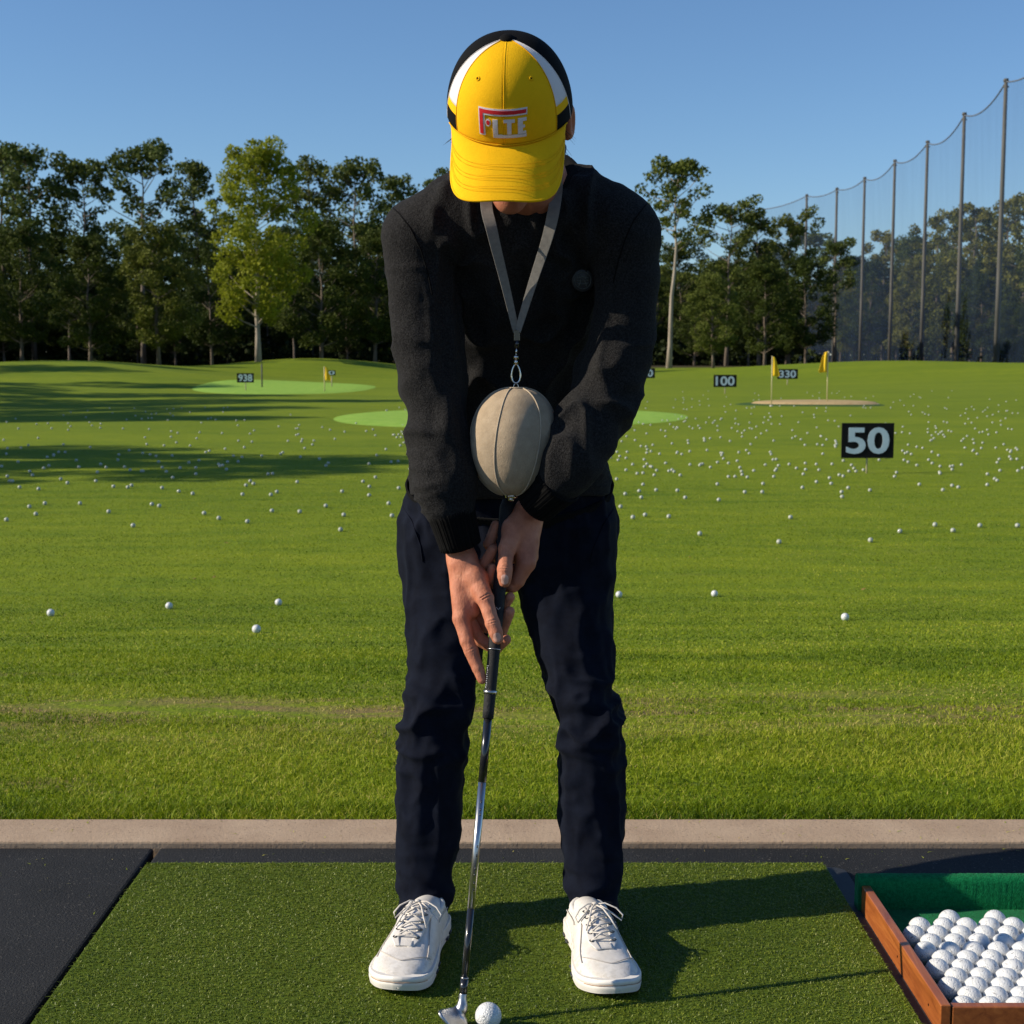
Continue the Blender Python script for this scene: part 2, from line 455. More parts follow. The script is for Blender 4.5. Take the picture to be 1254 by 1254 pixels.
def rubber():
    m, nt, b = nmat('black rubber flooring'); v = coords(nt)
    c = ramp(nt, noise(nt, v, 2.5, 4, .6), [(.3, (.014, .015, .0165)), (.7, (.028, .029, .031))])
    s = ramp(nt, noise(nt, v, 170, 2, .5, 1.2), [(.645, (0, 0, 0)), (.70, (.075, .068, .058))])
    ad = N(nt, 'ShaderNodeMix', data_type='RGBA', blend_type='ADD'); ad.inputs[0].default_value = 1
    nt.links.new(c, ad.inputs[6]); nt.links.new(s, ad.inputs[7]); nt.links.new(ad.outputs[2], b.inputs['Base Color'])
    b.inputs['Roughness'].default_value = .85; b.inputs['Specular IOR Level'].default_value = .2
    nt.links.new(bump(nt, noise(nt, v, 210, 3, .7), .9, .005), b.inputs['Normal']); return m
M_rub = rubber()
SEAM = ground(192, 1038)[0]
k = MB()
edges = [SEAM-4.2, SEAM-2.1, SEAM, SEAM+2.1+.25, SEAM+4.4, SEAM+6.5]
for a, b_ in zip(edges[:-1], edges[1:]):
    k.box((a+.007, -4, -.12), (b_-.007, KERB_NEAR-.002, .0))
bevel(tag(k.build('floor', M_rub, smooth=False), kind='structure'), .006)
k = MB(); k.box((-16, -9, -.3), (16, KERB_FAR-.02, -.13))
k.box((-16, -9, -.125), (edges[0]-.01, KERB_NEAR-.002, -.002)); k.box((edges[-1]+.01, -9, -.125), (16, KERB_NEAR-.002, -.002))
k.box((edges[0]-.009, -9, -.125), (edges[-1]+.009, -4.01, -.002))
M_slab = simple('dark slab', (.02, .02, .021), (.03, .03, .032), rough=.9, scale=4, bs=.3, bscale=80)
tag(k.build('pavement', M_slab, smooth=False), kind='structure')

# ------------------------------------------------------------------ blades
def blade_mat(name, stops, rough=.6, trans=.35):
    m, nt, b = nmat(name)
    at_ = N(nt, 'ShaderNodeAttribute', attribute_name='tone')
    c = ramp(nt, at_.outputs['Fac'], stops)
    nt.links.new(c, b.inputs['Base Color']); b.inputs['Roughness'].default_value = rough; b.inputs['Specular IOR Level'].default_value = .25
    tr = N(nt, 'ShaderNodeBsdfTranslucent'); nt.links.new(c, tr.inputs[0])
    ms = N(nt, 'ShaderNodeMixShader'); ms.inputs[0].default_value = trans
    nt.links.new(b.outputs[0], ms.inputs[1]); nt.links.new(tr.outputs[0], ms.inputs[2])
    nt.links.new(ms.outputs[0], [n for n in nt.nodes if n.type == 'OUTPUT_MATERIAL'][0].inputs[0]); return m
def blades(name, X, Y, Z, h, wd, lean, tone, mat, curl=0):
    n = len(X); a = rng.uniform(0, 2*PI, n); d = np.stack([np.cos(a), np.sin(a), 0*a], 1)
    l = rng.uniform(0, 2*PI, n); L = np.stack([np.cos(l), np.sin(l), 0*l], 1)*(lean*rng.uniform(.2, 1, n)*h)[:, None]
    base = np.stack([X, Y, Z], 1); up = np.array([0, 0, 1.0])
    midp = base+up*(h*.6)[:, None]+L*.35
    tip = base+up*(h*(1-curl))[:, None]+L
    if curl: tip = tip+np.cross(L, up)*.6
    W = d*(wd/2)[:, None]
    V = np.stack([base-W, base+W, midp+W*.75, midp-W*.75, tip+W*.12, tip-W*.12], 1).reshape(-1, 3)
    o = np.arange(n)*6
    Q = np.concatenate([np.stack([o, o+1, o+2, o+3], 1), np.stack([o+3, o+2, o+4, o+5], 1)])
    me = mesh(name, V, Q, False, [mat])
    at_ = me.attributes.new('tone', 'FLOAT', 'POINT'); at_.data.foreach_set('value', np.repeat(tone, 6).astype(np.float32))
    return link(name, me)
M_blade = blade_mat('grass blades', [(.0, (.05, .10, .003)), (.35, (.148, .225, .004)), (.7, (.285, .345, .009)), (.86, (.42, .42, .055)), (1, (.62, .48, .19))])
XX = []; YY = []; HH = []; WW = []
def scatter(y0, y1, dens, h, wd):
    m = y1*.40+4.5; n = int((y1-y0)*2*m*dens)
    x = rng.uniform(-m, m, n); y = rng.uniform(y0, y1, n); k = np.abs(x) < y*.40+.6+rng.exponential(1.1, n)
    x = x[k]; y = y[k]; n = len(x)
    XX.append(x); YY.append(y); HH.append(h*rng.uniform(.55, 1.15, n)); WW.append(wd*rng.uniform(.7, 1.3, n))
e0 = KERB_FAR-.002
scatter(e0, e0+.14, 36000, .027, .0024)
scatter(e0+.14, e0+1.0, 22000, .0165, .0026)
scatter(e0+1.0, 6.0, 10500, .0125, .0034)
scatter(6.0, 9.0, 4200, .010, .005)
for i_ in range(16): scatter(9+i_*1.0, 10+i_*1.0, 1900*(1-(i_+.5)/16.5)**1.3, .0095, .0065)
X = np.concatenate(XX); Y = np.concatenate(YY); H = np.concatenate(HH); Wd = np.concatenate(WW)
P = np.stack([X*.9, Y*2.4, X*0], 1); t = fbm(P*1.4, 5, 3)
tone = np.clip(.42+1.1*(t-.5)+rng.normal(0, .19, len(X)), .02, .84)
dryp = fbm(np.stack([X*.8, Y*3.2, X*0+9], 1)*1.1, 21, 4)
band = np.exp(-((Y-4.45)/.36)**2)
isdry = rng.uniform(0, 1, len(X)) < np.clip((dryp-.44)*6, 0, 1)*(.10+.80*band)+.04
tone[isdry] = rng.uniform(.84, 1, isdry.sum()); H = H*(1-.35*isdry); H[isdry] *= .9
wornz = (rng.uniform(0, 1, len(X)) > np.clip((dryp-.50)*8, 0, .9)*band)
X, Y, H, Wd, tone = X[wornz], Y[wornz], H[wornz], Wd[wornz], tone[wornz]
tag(blades('grass', X, Y, terrain_h(X, Y)-.002, H, Wd, 1.35, tone, M_blade), 'short mown green grass of the range with dry straw coloured bits', 'grass', kind='stuff')

# clippings blown on to the rubber and kerb
n = 420; X = rng.uniform(-1.7, 1.7, n); Y = KERB_FAR-.02-np.abs(rng.normal(0, .45, n)); k = (Y > 2.2) & ((X < MX_L-.02) | (X > MX_R+.05) | (Y > MY_F+.01)) if False else (Y > 2.3)
X, Y = X[k], Y[k]; Z = np.where(Y > KERB_NEAR, .0125, .0006)
keep_ = ~((Y < KERB_NEAR+.006) & (Y > KERB_NEAR-.006)); X, Y, Z = X[keep_], Y[keep_], Z[keep_]
cl_ = blades('grass_clippings', X, Y, Z, rng.uniform(.001, .003, len(X)), rng.uniform(.0015, .003, len(X)), 6.0, rng.uniform(.5, 1, len(X)), M_blade)
tag(cl_, 'dry grass clippings scattered over the kerb and rubber floor', 'clippings', kind='stuff')

# ------------------------------------------------------------------ tee mat
MATY1 = ground(600, 1067)[1]; MX0 = ground(180, 1067)[0]; MX1 = ground(1008, 1067)[0]; MATY0 = 1.95
mt = empty('tee_mat', ((MX0+MX1)/2, (MATY0+MATY1)/2, 0))
tag(mt, 'large green artificial turf hitting mat under the golfer, on black rubber base', 'mat')
def slab(x0, x1, y0, y1, z0, z1, r, mat, name, parent):
    pts = []
    for cx, cy, a0 in ((x1-r, y1-r, 0), (x0+r, y1-r, 90), (x0+r, y0+r, 180), (x1-r, y0+r, 270)):
        for i in range(7): a = R(a0+15*i); pts.append((cx+r*math.cos(a), cy+r*math.sin(a)))
    n = len(pts); V = [(x, y, z0) for x, y in pts]+[(x, y, z1) for x, y in pts]
    F = [tuple(range(n-1, -1, -1)), tuple(range(n, 2*n))]+[(i, (i+1) % n, n+(i+1) % n, n+i) for i in range(n)]
    o = link(name, mesh(name, V, F, False, [mat]), parent)
    o.matrix_parent_inverse = Matrix.Translation(-Vector(parent.location)); return o
M_base = simple('mat rubber base', (.012, .014, .018), (.02, .022, .026), rough=.7, scale=30, bs=.2)
slab(MX0-.004, MX1+.045, MATY0-.02, MATY1+.003, .0005, .008, .03, M_base, 'rubber_base', mt)
M_mt = simple('artificial turf backing', (.065, .10, .010), (.095, .14, .014), rough=.9, scale=150, bs=.6, bscale=400, spec=.1)
slab(MX0, MX1, MATY0, MATY1, .008, .019, .025, M_mt, 'turf_sheet', mt)
n = 150000
X = rng.uniform(MX0+.002, MX1-.002, n); Y = rng.uniform(MATY0, MATY1-.002, n)
t = fbm(np.stack([X*2.5, Y*2.5, X*0], 1), 31, 3)
tone = np.clip(.45+.7*(t-.5)+rng.normal(0, .2, n), 0, 1)
M_fib = blade_mat('turf fibres', [(0, (.045, .080, .005)), (.45, (.140, .185, .012)), (.85, (.235, .270, .026)), (1, (.42, .44, .16))], rough=.45, trans=.15)
o = blades('turf_pile', X, Y, X*0+.0185, rng.uniform(.003, .0062, n), rng.uniform(.0012, .0021, n), 1.8, tone, M_fib, curl=.45)
o['kind'] = 'stuff'
o.parent = mt; o.matrix_parent_inverse = Matrix.Translation(-Vector(mt.location))
# ------------------------------------------------------------------ trees
def leaf_mat(name, dark, light, trans=.25, hue_var=.25):
    m, nt, b = nmat(name)
    at_ = N(nt, 'ShaderNodeAttribute', attribute_name='tone')
    oi = N(nt, 'ShaderNodeObjectInfo')
    c = ramp(nt, at_.outputs['Fac'], [(0, dark), (1, light)])
    r = ramp(nt, oi.outputs['Random'], [(0, (.78, .85, .8)), (1, (1.15, 1.08, .95))])
    mu = N(nt, 'ShaderNodeMix', data_type='RGBA', blend_type='MULTIPLY'); mu.inputs[0].default_value = 1
    nt.links.new(c, mu.inputs[6]); nt.links.new(r, mu.inputs[7]); c = mu.outputs[2]
    nt.links.new(c, b.inputs['Base Color']); b.inputs['Roughness'].default_value = .7; b.inputs['Specular IOR Level'].default_value = .2
    tr = N(nt, 'ShaderNodeBsdfTranslucent'); nt.links.new(c, tr.inputs[0])
    ms = N(nt, 'ShaderNodeMixShader'); ms.inputs[0].default_value = trans
    nt.links.new(b.outputs[0], ms.inputs[1]); nt.links.new(tr.outputs[0], ms.inputs[2])
    nt.links.new(ms.outputs[0], [n for n in nt.nodes if n.type == 'OUTPUT_MATERIAL'][0].inputs[0]); return m
M_pine = leaf_mat('pine needles', (.036, .058, .012), (.145, .175, .036))
M_broad = leaf_mat('dark broad leaves', (.018, .034, .005), (.078, .105, .014))
M_lime = leaf_mat('bright green leaves', (.19, .215, .012), (.34, .35, .030), trans=.4)
M_warm = leaf_mat('warm olive needles', (.085, .092, .016), (.27, .26, .050))
M_under = leaf_mat('evergreen leaves darkened for shade', (.010, .020, .004), (.034, .050, .009))  # undergrowth leaves: shade at the foot of the wood is put into the colour
M_olive = leaf_mat('olive leaves', (.055, .075, .012), (.19, .205, .034))
M_bark = simple('bark', (.10, .075, .055), (.19, .155, .12), rough=.95, scale=3, bs=.6, bscale=12, bdist=.05, stretch=(1, 1, .2))
M_barkp = simple('pale bark', (.24, .20, .155), (.36, .31, .25), rough=.9, scale=2, bs=.4, bscale=10, bdist=.04, stretch=(1, 1, .2))

def leaf_mesh(name, clumps, per, size, mat, rg, flat=.75):
    """clumps: (x,y,z,rx,rz). Leaves sit mostly on the clump's shell."""
    P = []; T = []
    for (x, y, z, rx, rz) in clumps:
        n = max(8, int(per*(rx*rx)*1.0))
        u = rg.normal(0, 1, (n, 3)); u /= np.linalg.norm(u, axis=1)[:, None]
        rr = rg.uniform(.35, 1.0, n)**.6
        lump = .72+.56*noise3(u*2.2+np.array([x, y, z]), 3)
        p = u*rr[:, None]*lump[:, None]*np.array([rx, rx, rz])
        P.append(p+np.array([x, y, z])); T.append(np.clip(.5+.3*rg.normal(0, 1, n), 0, 1)*.7+.3*rg.uniform())
    P = np.concatenate(P); T = np.concatenate(T); n = len(P)
    a = rg.normal(0, 1, (n, 3)); a /= np.linalg.norm(a, axis=1)[:, None]
    b = rg.normal(0, 1, (n, 3)); b -= a*(a*b).sum(1)[:, None]; b /= np.linalg.norm(b, axis=1)[:, None]
    s = size*rg.uniform(.6, 1.3, n)[:, None]
    V = np.stack([P-a*s*.5, P+b*s*flat*.5, P+a*s*.5, P-b*s*flat*.5], 1).reshape(-1, 3)
    Q = np.arange(4*n).reshape(-1, 4)
    me = mesh(name, V, Q, False, [mat])
    t = me.attributes.new('tone', 'FLOAT', 'POINT'); t.data.foreach_set('value', np.repeat(T, 4).astype(np.float32))
    return me
def make_tree(kind, seed, H=20.0, mat=None, bark=None, spread=1.0, size=.34, per=90, clear=None):
    rg = np.random.default_rng(seed); rd = random.Random(seed)
    mb = MB(); clumps = []
    lean = np.array([rd.uniform(-.03, .03), rd.uniform(-.03, .03)])
    zs = np.linspace(0, H*(.93 if kind == 'pine' else .85), 9)
    wob = [(.12*math.sin(i*1.3+seed)*i/8*H*.04, .12*math.cos(i*1.7+seed)*i/8*H*.04) for i in range(9)]
    T = np.array([(lean[0]*z+wb[0]*2, lean[1]*z+wb[1]*2, z) for z, wb in zip(zs, wob)])
    T[0, 2] = -.4
    r0 = H*.0125
    rr = r0*(1-.86*(zs/zs[-1])**1.1); rr[0] *= 1.35
    mb.tube(T, rr, 8)
    tp = lambda z: np.array([np.interp(z, zs, T[:, i]) for i in range(2)]+[z])
    if kind == 'pine':
        lo = clear if clear else .50
        nb = 26
        for i in range(nb):
            f = lo+(1-lo)*(i+.5)/nb*.98; z = H*f
            q = (f-lo)/(1-lo)
            L = H*.150*math.sin(PI*(.16+.74*q))**.8*(1-.25*q)*rd.uniform(.6, 1.2)*spread
            az = i*2.4+rd.uniform(-.4, .4)
            s = tp(min(z, zs[-1])); e = s+np.array([math.cos(az)*L, math.sin(az)*L, L*rd.uniform(.35, .8)])
            md = (s+e)/2+np.array([0, 0, -L*.06])
            mb.tube([s, md, e], [r0*.22, r0*.15, r0*.06], 5, caps=False)
            c = H*.043*rd.uniform(.7, 1.3)
            clumps.append((*e, c, c*.82))
            for _ in range(2):
                t = rd.uniform(.35, 1.05)
                p = s+(e-s)*t+np.array([rd.uniform(-1, 1), rd.uniform(-1, 1), rd.uniform(-.2, .6)])*H*.035
                clumps.append((*p, c*.78, c*.66))
        clumps.append((*tp(zs[-1]), H*.045, H*.045)); clumps.append((*(tp(zs[-1])+[0, 0, H*.03]), H*.03, H*.035))
    else:
        lo = clear if clear else .16
        nb = 46
        for i in range(nb):
            f = lo+(1-lo)*((i+.5)/nb)**.9*.95; z = H*f; q = (f-lo)/(1-lo)
            prof = math.sin(PI*min(1, max(0, .14+q*.80)))**.75*(1.0-.30*q)
            L = H*.20*prof*rd.uniform(.55, 1.15)*spread
            az = i*2.4+rd.uniform(-.5, .5)
            zb = max(H*lo*.8, z-L*.7)
            s = tp(min(zb, zs[-1])); e = np.array([s[0]+math.cos(az)*L, s[1]+math.sin(az)*L, z])
            md = s+(e-s)*.5+np.array([0, 0, -L*.05])
            mb.tube([s, md, e], [r0*.30*(1-q*.6), r0*.2*(1-q*.6), r0*.06], 5, caps=False)
            c = H*.062*rd.uniform(.7, 1.3)*(1-.25*q)
            clumps.append((*e, c, c*.85))
            p = s+(e-s)*rd.uniform(.45, .8)+np.array([rd.uniform(-1, 1), rd.uniform(-1, 1), rd.uniform(-.5, 1)])*H*.03
            clumps.append((*p, c*.85, c*.75))
        clumps.append((*tp(zs[-1]), H*.06, H*.075)); clumps.append((*(tp(zs[-1])+[.3, 0, H*.055]), H*.04, H*.05))
    tm = mesh('trunk', np.concatenate(mb.v), mb.f, True, [bark or M_bark])
    lm = leaf_mesh('crown', clumps, per, size, mat, rg)
    return tm, lm
TREES = {}
def variant(key, *a, **k): TREES[key] = make_tree(*a, **k)
variant('pine_a', 'pine', 11, mat=M_pine, clear=.5)
variant('pine_b', 'pine', 23, mat=M_pine, spread=.85, clear=.42)
variant('pine_c', 'pine', 37, mat=M_pine, spread=1.2, clear=.55)
variant('pine_w', 'pine', 41, mat=M_pine, spread=1.55, clear=.38, per=130)
variant('pine_o', 'pine', 61, mat=M_warm, spread=1.3, clear=.36, per=130)
variant('broad_o', 'broad', 62, mat=M_warm, spread=1.25, per=190, clear=.14, size=.29)
variant('broad_a', 'broad', 5, mat=M_broad, per=210, spread=1.35, size=.29)
variant('broad_b', 'broad', 6, mat=M_broad, spread=1.4, per=210, clear=.2, size=.29)
variant('broad_c', 'broad', 8, mat=M_olive, spread=1.15, per=200, clear=.18, size=.29)
variant('lime', 'broad', 9, mat=M_lime, bark=M_barkp, spread=1.3, per=250, clear=.19, size=.27)
variant('tall_pale', 'pine', 52, mat=M_olive, bark=M_barkp, spread=1.25, clear=.55)
def plant(key, x, y, H, label, cat='tree', group=None, rz=None, sx=1.0):
    tm, lm = TREES[key]
    name = 'pine_tree' if key.startswith('pine') or key == 'tall_pale' else 'broadleaf_tree'
    t = empty(name, (x, y, tz(x, y)), rz if rz is not None else random.uniform(0, 6.28))
    s = H/20.0; t.scale = (s*sx, s*sx, s)
    link('trunk', tm, t); link('crown', lm, t)
    return tag(t, label, cat, group)
def tree_px(key, px, ytop, D, label, base=447, **k):
    """tree standing D metres away whose top reaches the given height in the picture"""
    x = (px-CX)/FPX*D; top = at(px, ytop, D)[2]
    return plant(key, x, D, (top-tz(x, D))*(.975 if key.startswith('pine') else 1.0), label, **k)
GP = 'pines of the wood behind the range'; GB = 'broadleaf trees of the wood behind the range'
# skyline, left to right
tree_px('pine_b', 8, 166, 150, 'tall dark pine at the far left edge of the tree line', group=GP, rz=.3)
tree_px('pine_a', 46, 172, 146, 'slim pine with airy crown, second from the left edge of the tree line', group=GP, rz=1.9)
tree_px('pine_c', 106, 190, 150, 'lower pine with open crown between the slim pine and the wide dark pine', group=GP, rz=.8)
tree_px('pine_w', 178, 174, 143, 'wide dense dark pine rising highest left of the bright green tree', group=GP, rz=2.5)
tree_px('pine_b', 246, 190, 152, 'narrow brownish pine just left of the bright green tree', group=GP, rz=4.0)
tree_px('lime', 318, 163, 104, 'tall bright yellow green broadleaf tree, sunlit, nearest of the left tree line', group=GB, rz=1.0)
tree_px('pine_a', 384, 190, 150, 'open crowned pine just right of the bright green tree', group=GP, rz=3.3)
tree_px('pine_c', 440, 192, 148, 'open crowned pine left of the golfer\'s shoulder', group=GP, rz=5.3)
tree_px('pine_b', 500, 206, 160, 'small pine top just above the golfer\'s shoulder on the left', group=GP, rz=2.2)
tree_px('pine_a', 552, 205, 162, 'pine mostly hidden behind the golfer\'s shoulder on the left', group=GP, rz=2.9)
tree_px('tall_pale', 818, 196, 122, 'tall pine with a long pale bare trunk right of the golfer\'s shoulder', group=GP, rz=.6)
tree_px('pine_w', 888, 246, 138, 'dense pine with several tops right of the pale trunked pine', group=GP, rz=1.4)
tree_px('pine_b', 928, 250, 140, 'dark pointed pine left of the net', group=GP, rz=2.0)
tree_px('pine_w', 962, 262, 142, 'broad dark pine standing at the far end of the net', group=GP, rz=.4)
tree_px('pine_c', 1021, 292, 150, 'small pine with round top and gap around it behind the second net post', group=GP, rz=3.6)
rowr = [(1078, 279, 'pine_a', 214), (1112, 286, 'pine_c', 205), (1142, 256, 'pine_b', 196), (1168, 262, 'pine_w', 188), (1186, 246, 'pine_a', 176),
        (1210, 252, 'pine_b', 184), (1226, 236, 'pine_c', 168), (1247, 240, 'pine_w', 160), (1272, 232, 'pine_a', 150), (1310, 236, 'pine_w', 150), (1360, 230, 'pine_b', 145)]
LB = ['pine with round olive top behind the net between the second and fourth posts', 'lower olive pine behind the net near the fourth post', 'olive pine behind the net just right of the fifth post', 'broad olive pine behind the net left of the sixth post',
      'olive pine top showing right at the sixth post', 'olive pine behind the net between the sixth and seventh posts', 'high olive pine at the seventh post, tallest behind the net', 'olive pine behind the net at the right edge of the picture']
for i, (px, yt, key, D) in enumerate(rowr):
    if i % 4 != 1: key = 'pine_o'
    tree_px(key, px, yt, D, LB[i] if i < len(LB) else 'olive pine behind the net, right of the picture', group='pines behind the net', rz=i*1.7)
# middle row of rounded trees
tree_px('broad_b', 30, 268, 118, 'dark broadleaf tree with leaning trunk at the far left', group=GB, rz=.4)
tree_px('broad_a', 114, 282, 112, 'round headed dark tree with short pale trunk below the slim pines', group=GB, rz=1.1, sx=1.25)
tree_px('broad_c', 197, 264, 110, 'olive green round tree with light left side, below the wide dark pine', group=GB, rz=2.0, sx=1.15)
tree_px('broad_b', 262, 290, 124, 'dark tree behind and left of the bright green tree', group=GB, rz=3.0)
tree_px('broad_a', 395, 262, 124, 'dark round tree right of the bright green tree', group=GB, rz=4.0, sx=1.1)
tree_px('broad_b', 460, 276, 126, 'dark tree beside the golfer\'s elbow on the left', group=GB, rz=5.0, sx=1.1)
tree_px('broad_c', 872, 330, 112, 'low olive green tree in front of the dense pine, sunlit on its left', group=GB, rz=.5, sx=1.2)
tree_px('broad_a', 935, 318, 128, 'dark round tree under the pointed pine', group=GB, rz=1.5, sx=1.2)
tree_px('broad_b', 985, 310, 132, 'dark tree behind the first net post', group=GB, rz=2.5, sx=1.1)
def net_x(D): return np.interp(D, [90, 107, 127, 145, 165, 181, 198, 208, 216, 226, 236], [40.2, 41.4, 43.3, 45.3, 47.3, 47.9, 48.3, 46.7, 44, 40, 35])
for i in range(22):
    px = 1010+i*17; D = {0: 232, 1: 226}.get(i, max(135, 222-4.4*i+7*((i*7) % 3)))
    x = (px-CX)/FPX*D
    if x < net_x(D)+2: D = D+14
    tree_px(['broad_o', 'broad_c', 'broad_o', 'broad_b'][i % 4], px, 322-i*2.2+16*((i*5) % 3), D, 'olive brown tree in the lower row behind the net', group='broadleaf trees behind the net', rz=i*2.1, sx=1.15)
# the wood itself, rows deep, wider than the picture
for (D, step, h0, h1) in ((141, 5.5, 7.5, 9.5), (150, 5.2, 9.5, 12.5), (160, 5.6, 12, 15.5), (172, 6.2, 13.5, 17), (236, 7.5, 17, 21)):
    x = -D*.62 if D < 200 else 25
    while x < D*.62:
        hh = random.uniform(h0, h1)
        if x > -2 and D < 200: hh *= .80
        xx = x+random.uniform(-1.5, 1.5)
        if D < 200 and xx > .198*D and xx < net_x(D)+3: x += step; continue
        plant(random.choice(['broad_a', 'broad_b', 'broad_b', 'pine_w']), xx, D+random.uniform(-4, 4), hh,
              'dark tree deep in the wood behind the range', group='trees deep in the wood', sx=random.uniform(1.1, 1.4)); x += step
# trees standing left of the range, most of them outside the picture: they throw the long shadows
for (x, y, h, key) in ((-21, 20.2, 11, 'broad_b'), (-27, 23.5, 12, 'broad_a'), (-32, 19.5, 11, 'broad_b'), (-32, 42, 14.5, 'broad_b'), (-29, 35.5, 13, 'broad_a'), (-34, 38.5, 14, 'broad_b'), (-28, 50, 13.5, 'broad_a'), (-37, 47, 15, 'broad_a'), (-36, 57, 15, 'broad_a'),
                       (-44, 70, 15, 'pine_c'), (-47, 64, 15, 'broad_b'), (-50, 80, 17, 'broad_c'), (-46, 91, 15, 'broad_a'), (-52, 99, 18, 'broad_a'), (-45, 106, 14, 'broad_b'), (-50, 115, 16, 'pine_a'), (-62, 104, 18, 'broad_a'), (-66, 122, 19, 'pine_w')):
    y = y-.155*(-4-x)
    plant(key, x, y, h, 'tree standing along the left side of the range', group='trees along the left side')
rg = np.random.default_rng(78); cl = []
for D, hh in ((268, 15), (276, 18)):
    for x in np.arange(-D*.72, D*.72, 4.5):
        q = rg.uniform(.7, 1.0)
        for zf in (.12, .35, .6, .82): cl.append((x+rg.uniform(-2, 2), D+rg.uniform(-3, 3), hh*zf*q, 3.6, hh*.17))
tag(link('far_wood', leaf_mesh('far_wood', cl, 16, 1.1, M_broad, rg)), 'solid dark far wood closing the view behind the trees', 'wood', kind='stuff')
# undergrowth of the wood: nobody could count it
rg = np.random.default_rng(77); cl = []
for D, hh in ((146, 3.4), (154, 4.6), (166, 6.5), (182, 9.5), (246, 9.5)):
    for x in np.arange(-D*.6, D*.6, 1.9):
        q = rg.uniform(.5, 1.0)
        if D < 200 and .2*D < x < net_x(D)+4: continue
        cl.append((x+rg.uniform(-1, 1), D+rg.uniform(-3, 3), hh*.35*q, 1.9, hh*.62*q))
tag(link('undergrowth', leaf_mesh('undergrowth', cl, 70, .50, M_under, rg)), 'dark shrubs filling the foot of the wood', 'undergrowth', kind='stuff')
# ------------------------------------------------------------------ the net and its posts
M_post = simple('weathered post', (.06, .06, .056), (.10, .097, .088), rough=.8, scale=1.5, bs=.3, bscale=10, stretch=(1, 1, .2))
M_rope = simple('net rope', (.10, .12, .15), rough=.8)
def net_mat():
    m, nt, b = nmat('range netting'); v = coords(nt)
    b.inputs['Base Color'].default_value = (.022, .046, .095, 1); b.inputs['Roughness'].default_value = .8
    tr = N(nt, 'ShaderNodeBsdfTransparent'); ms = N(nt, 'ShaderNodeMixShader')
    r = ramp(nt, noise(nt, coords(nt, (1, 1, .15)), .35, 3), [(.3, (.16, .16, .16)), (.7, (.23, .23, .23))])
    nt.links.new(r, ms.inputs[0]); nt.links.new(tr.outputs[0], ms.inputs[1]); nt.links.new(b.outputs[0], ms.inputs[2])
    nt.links.new(ms.outputs[0], [n for n in nt.nodes if n.type == 'OUTPUT_MATERIAL'][0].inputs[0]); return m
M_net = net_mat()
posts = [(893, 252, 236), (988, 240, 216), (1025, 232, 208), (1059, 219, 198), (1096, 198, 181), (1136, 175, 165), (1181, 141, 145), (1232, 100, 127), (1313, 30, 107), (1420, -60, 90)]
ord_ = ['farthest', 'first thin and dark', 'second', 'third', 'fourth', 'fifth', 'sixth', 'tallest and nearest']
PT = []
for i, (px, yt, D) in enumerate(posts):
    top = at(px, yt, D); x = top[0]; z0 = tz(x, D)
    PT.append((np.array([x, D, z0]), top))
    if px in (893,): continue
    t = empty('net_post', (x, D, z0))
    n = i-1
    if n < 7: tag(t, '%s tall grey post holding the net, counted from the left' % ['first', 'second', 'third', 'fourth', 'fifth', 'sixth', 'seventh and tallest'][n], 'post', 'posts of the net')
    else: tag(t, 'tall grey net post standing right of the picture', 'post', 'posts of the net')
    mb = MB(); H = top[2]-z0; mb.tube([(0, 0, -.3), (0, 0, H*.33), (0, 0, H*.66), (0, 0, H)], [.25, .22, .19, .16], 12)
    mb.build('pole', M_post, t)
    c = MB(); c.tube([(0, 0, H), (0, 0, H+.25)], [.24, .2], 10); c.box((-.25, -.05, H-.5), (.25, .05, H-.36)); c.build('cap', M_post, t)
nt_ = empty('range_net', tuple(PT[1][0])); tag(nt_, 'tall fine blue grey net sagging between the posts on the right', 'net')
rope = MB()
for i in range(len(PT)-1):
    (b0, t0), (b1, t1) = PT[i], PT[i+1]
    G = []; n = 14; L = np.linalg.norm((t1-t0)[:2]); top = []
    for k in range(n+1):
        u = k/n; s = 4*u*(1-u); tp_ = t0+(t1-t0)*u-np.array([0, 0, 1.0])*s*L*.055
        bt = b0+(b1-b0)*u; bt[2] = tz(bt[0], bt[1])+.05; top.append(tp_)
        col = []
        for j in range(10):
            q = j/9; p = bt+(tp_-bt)*q; p = p+np.array([.35*math.sin(q*PI)*s, 0, 0]); col.append(p)
        G.append(col)
    mb = MB(); mb.grid(np.array(G)-PT[1][0]); mb.build('net_panel', M_net, nt_)
    rope.tube(np.array(top)-PT[1][0], .07, 5, caps=False)
rope.build('top_rope', M_rope, nt_)

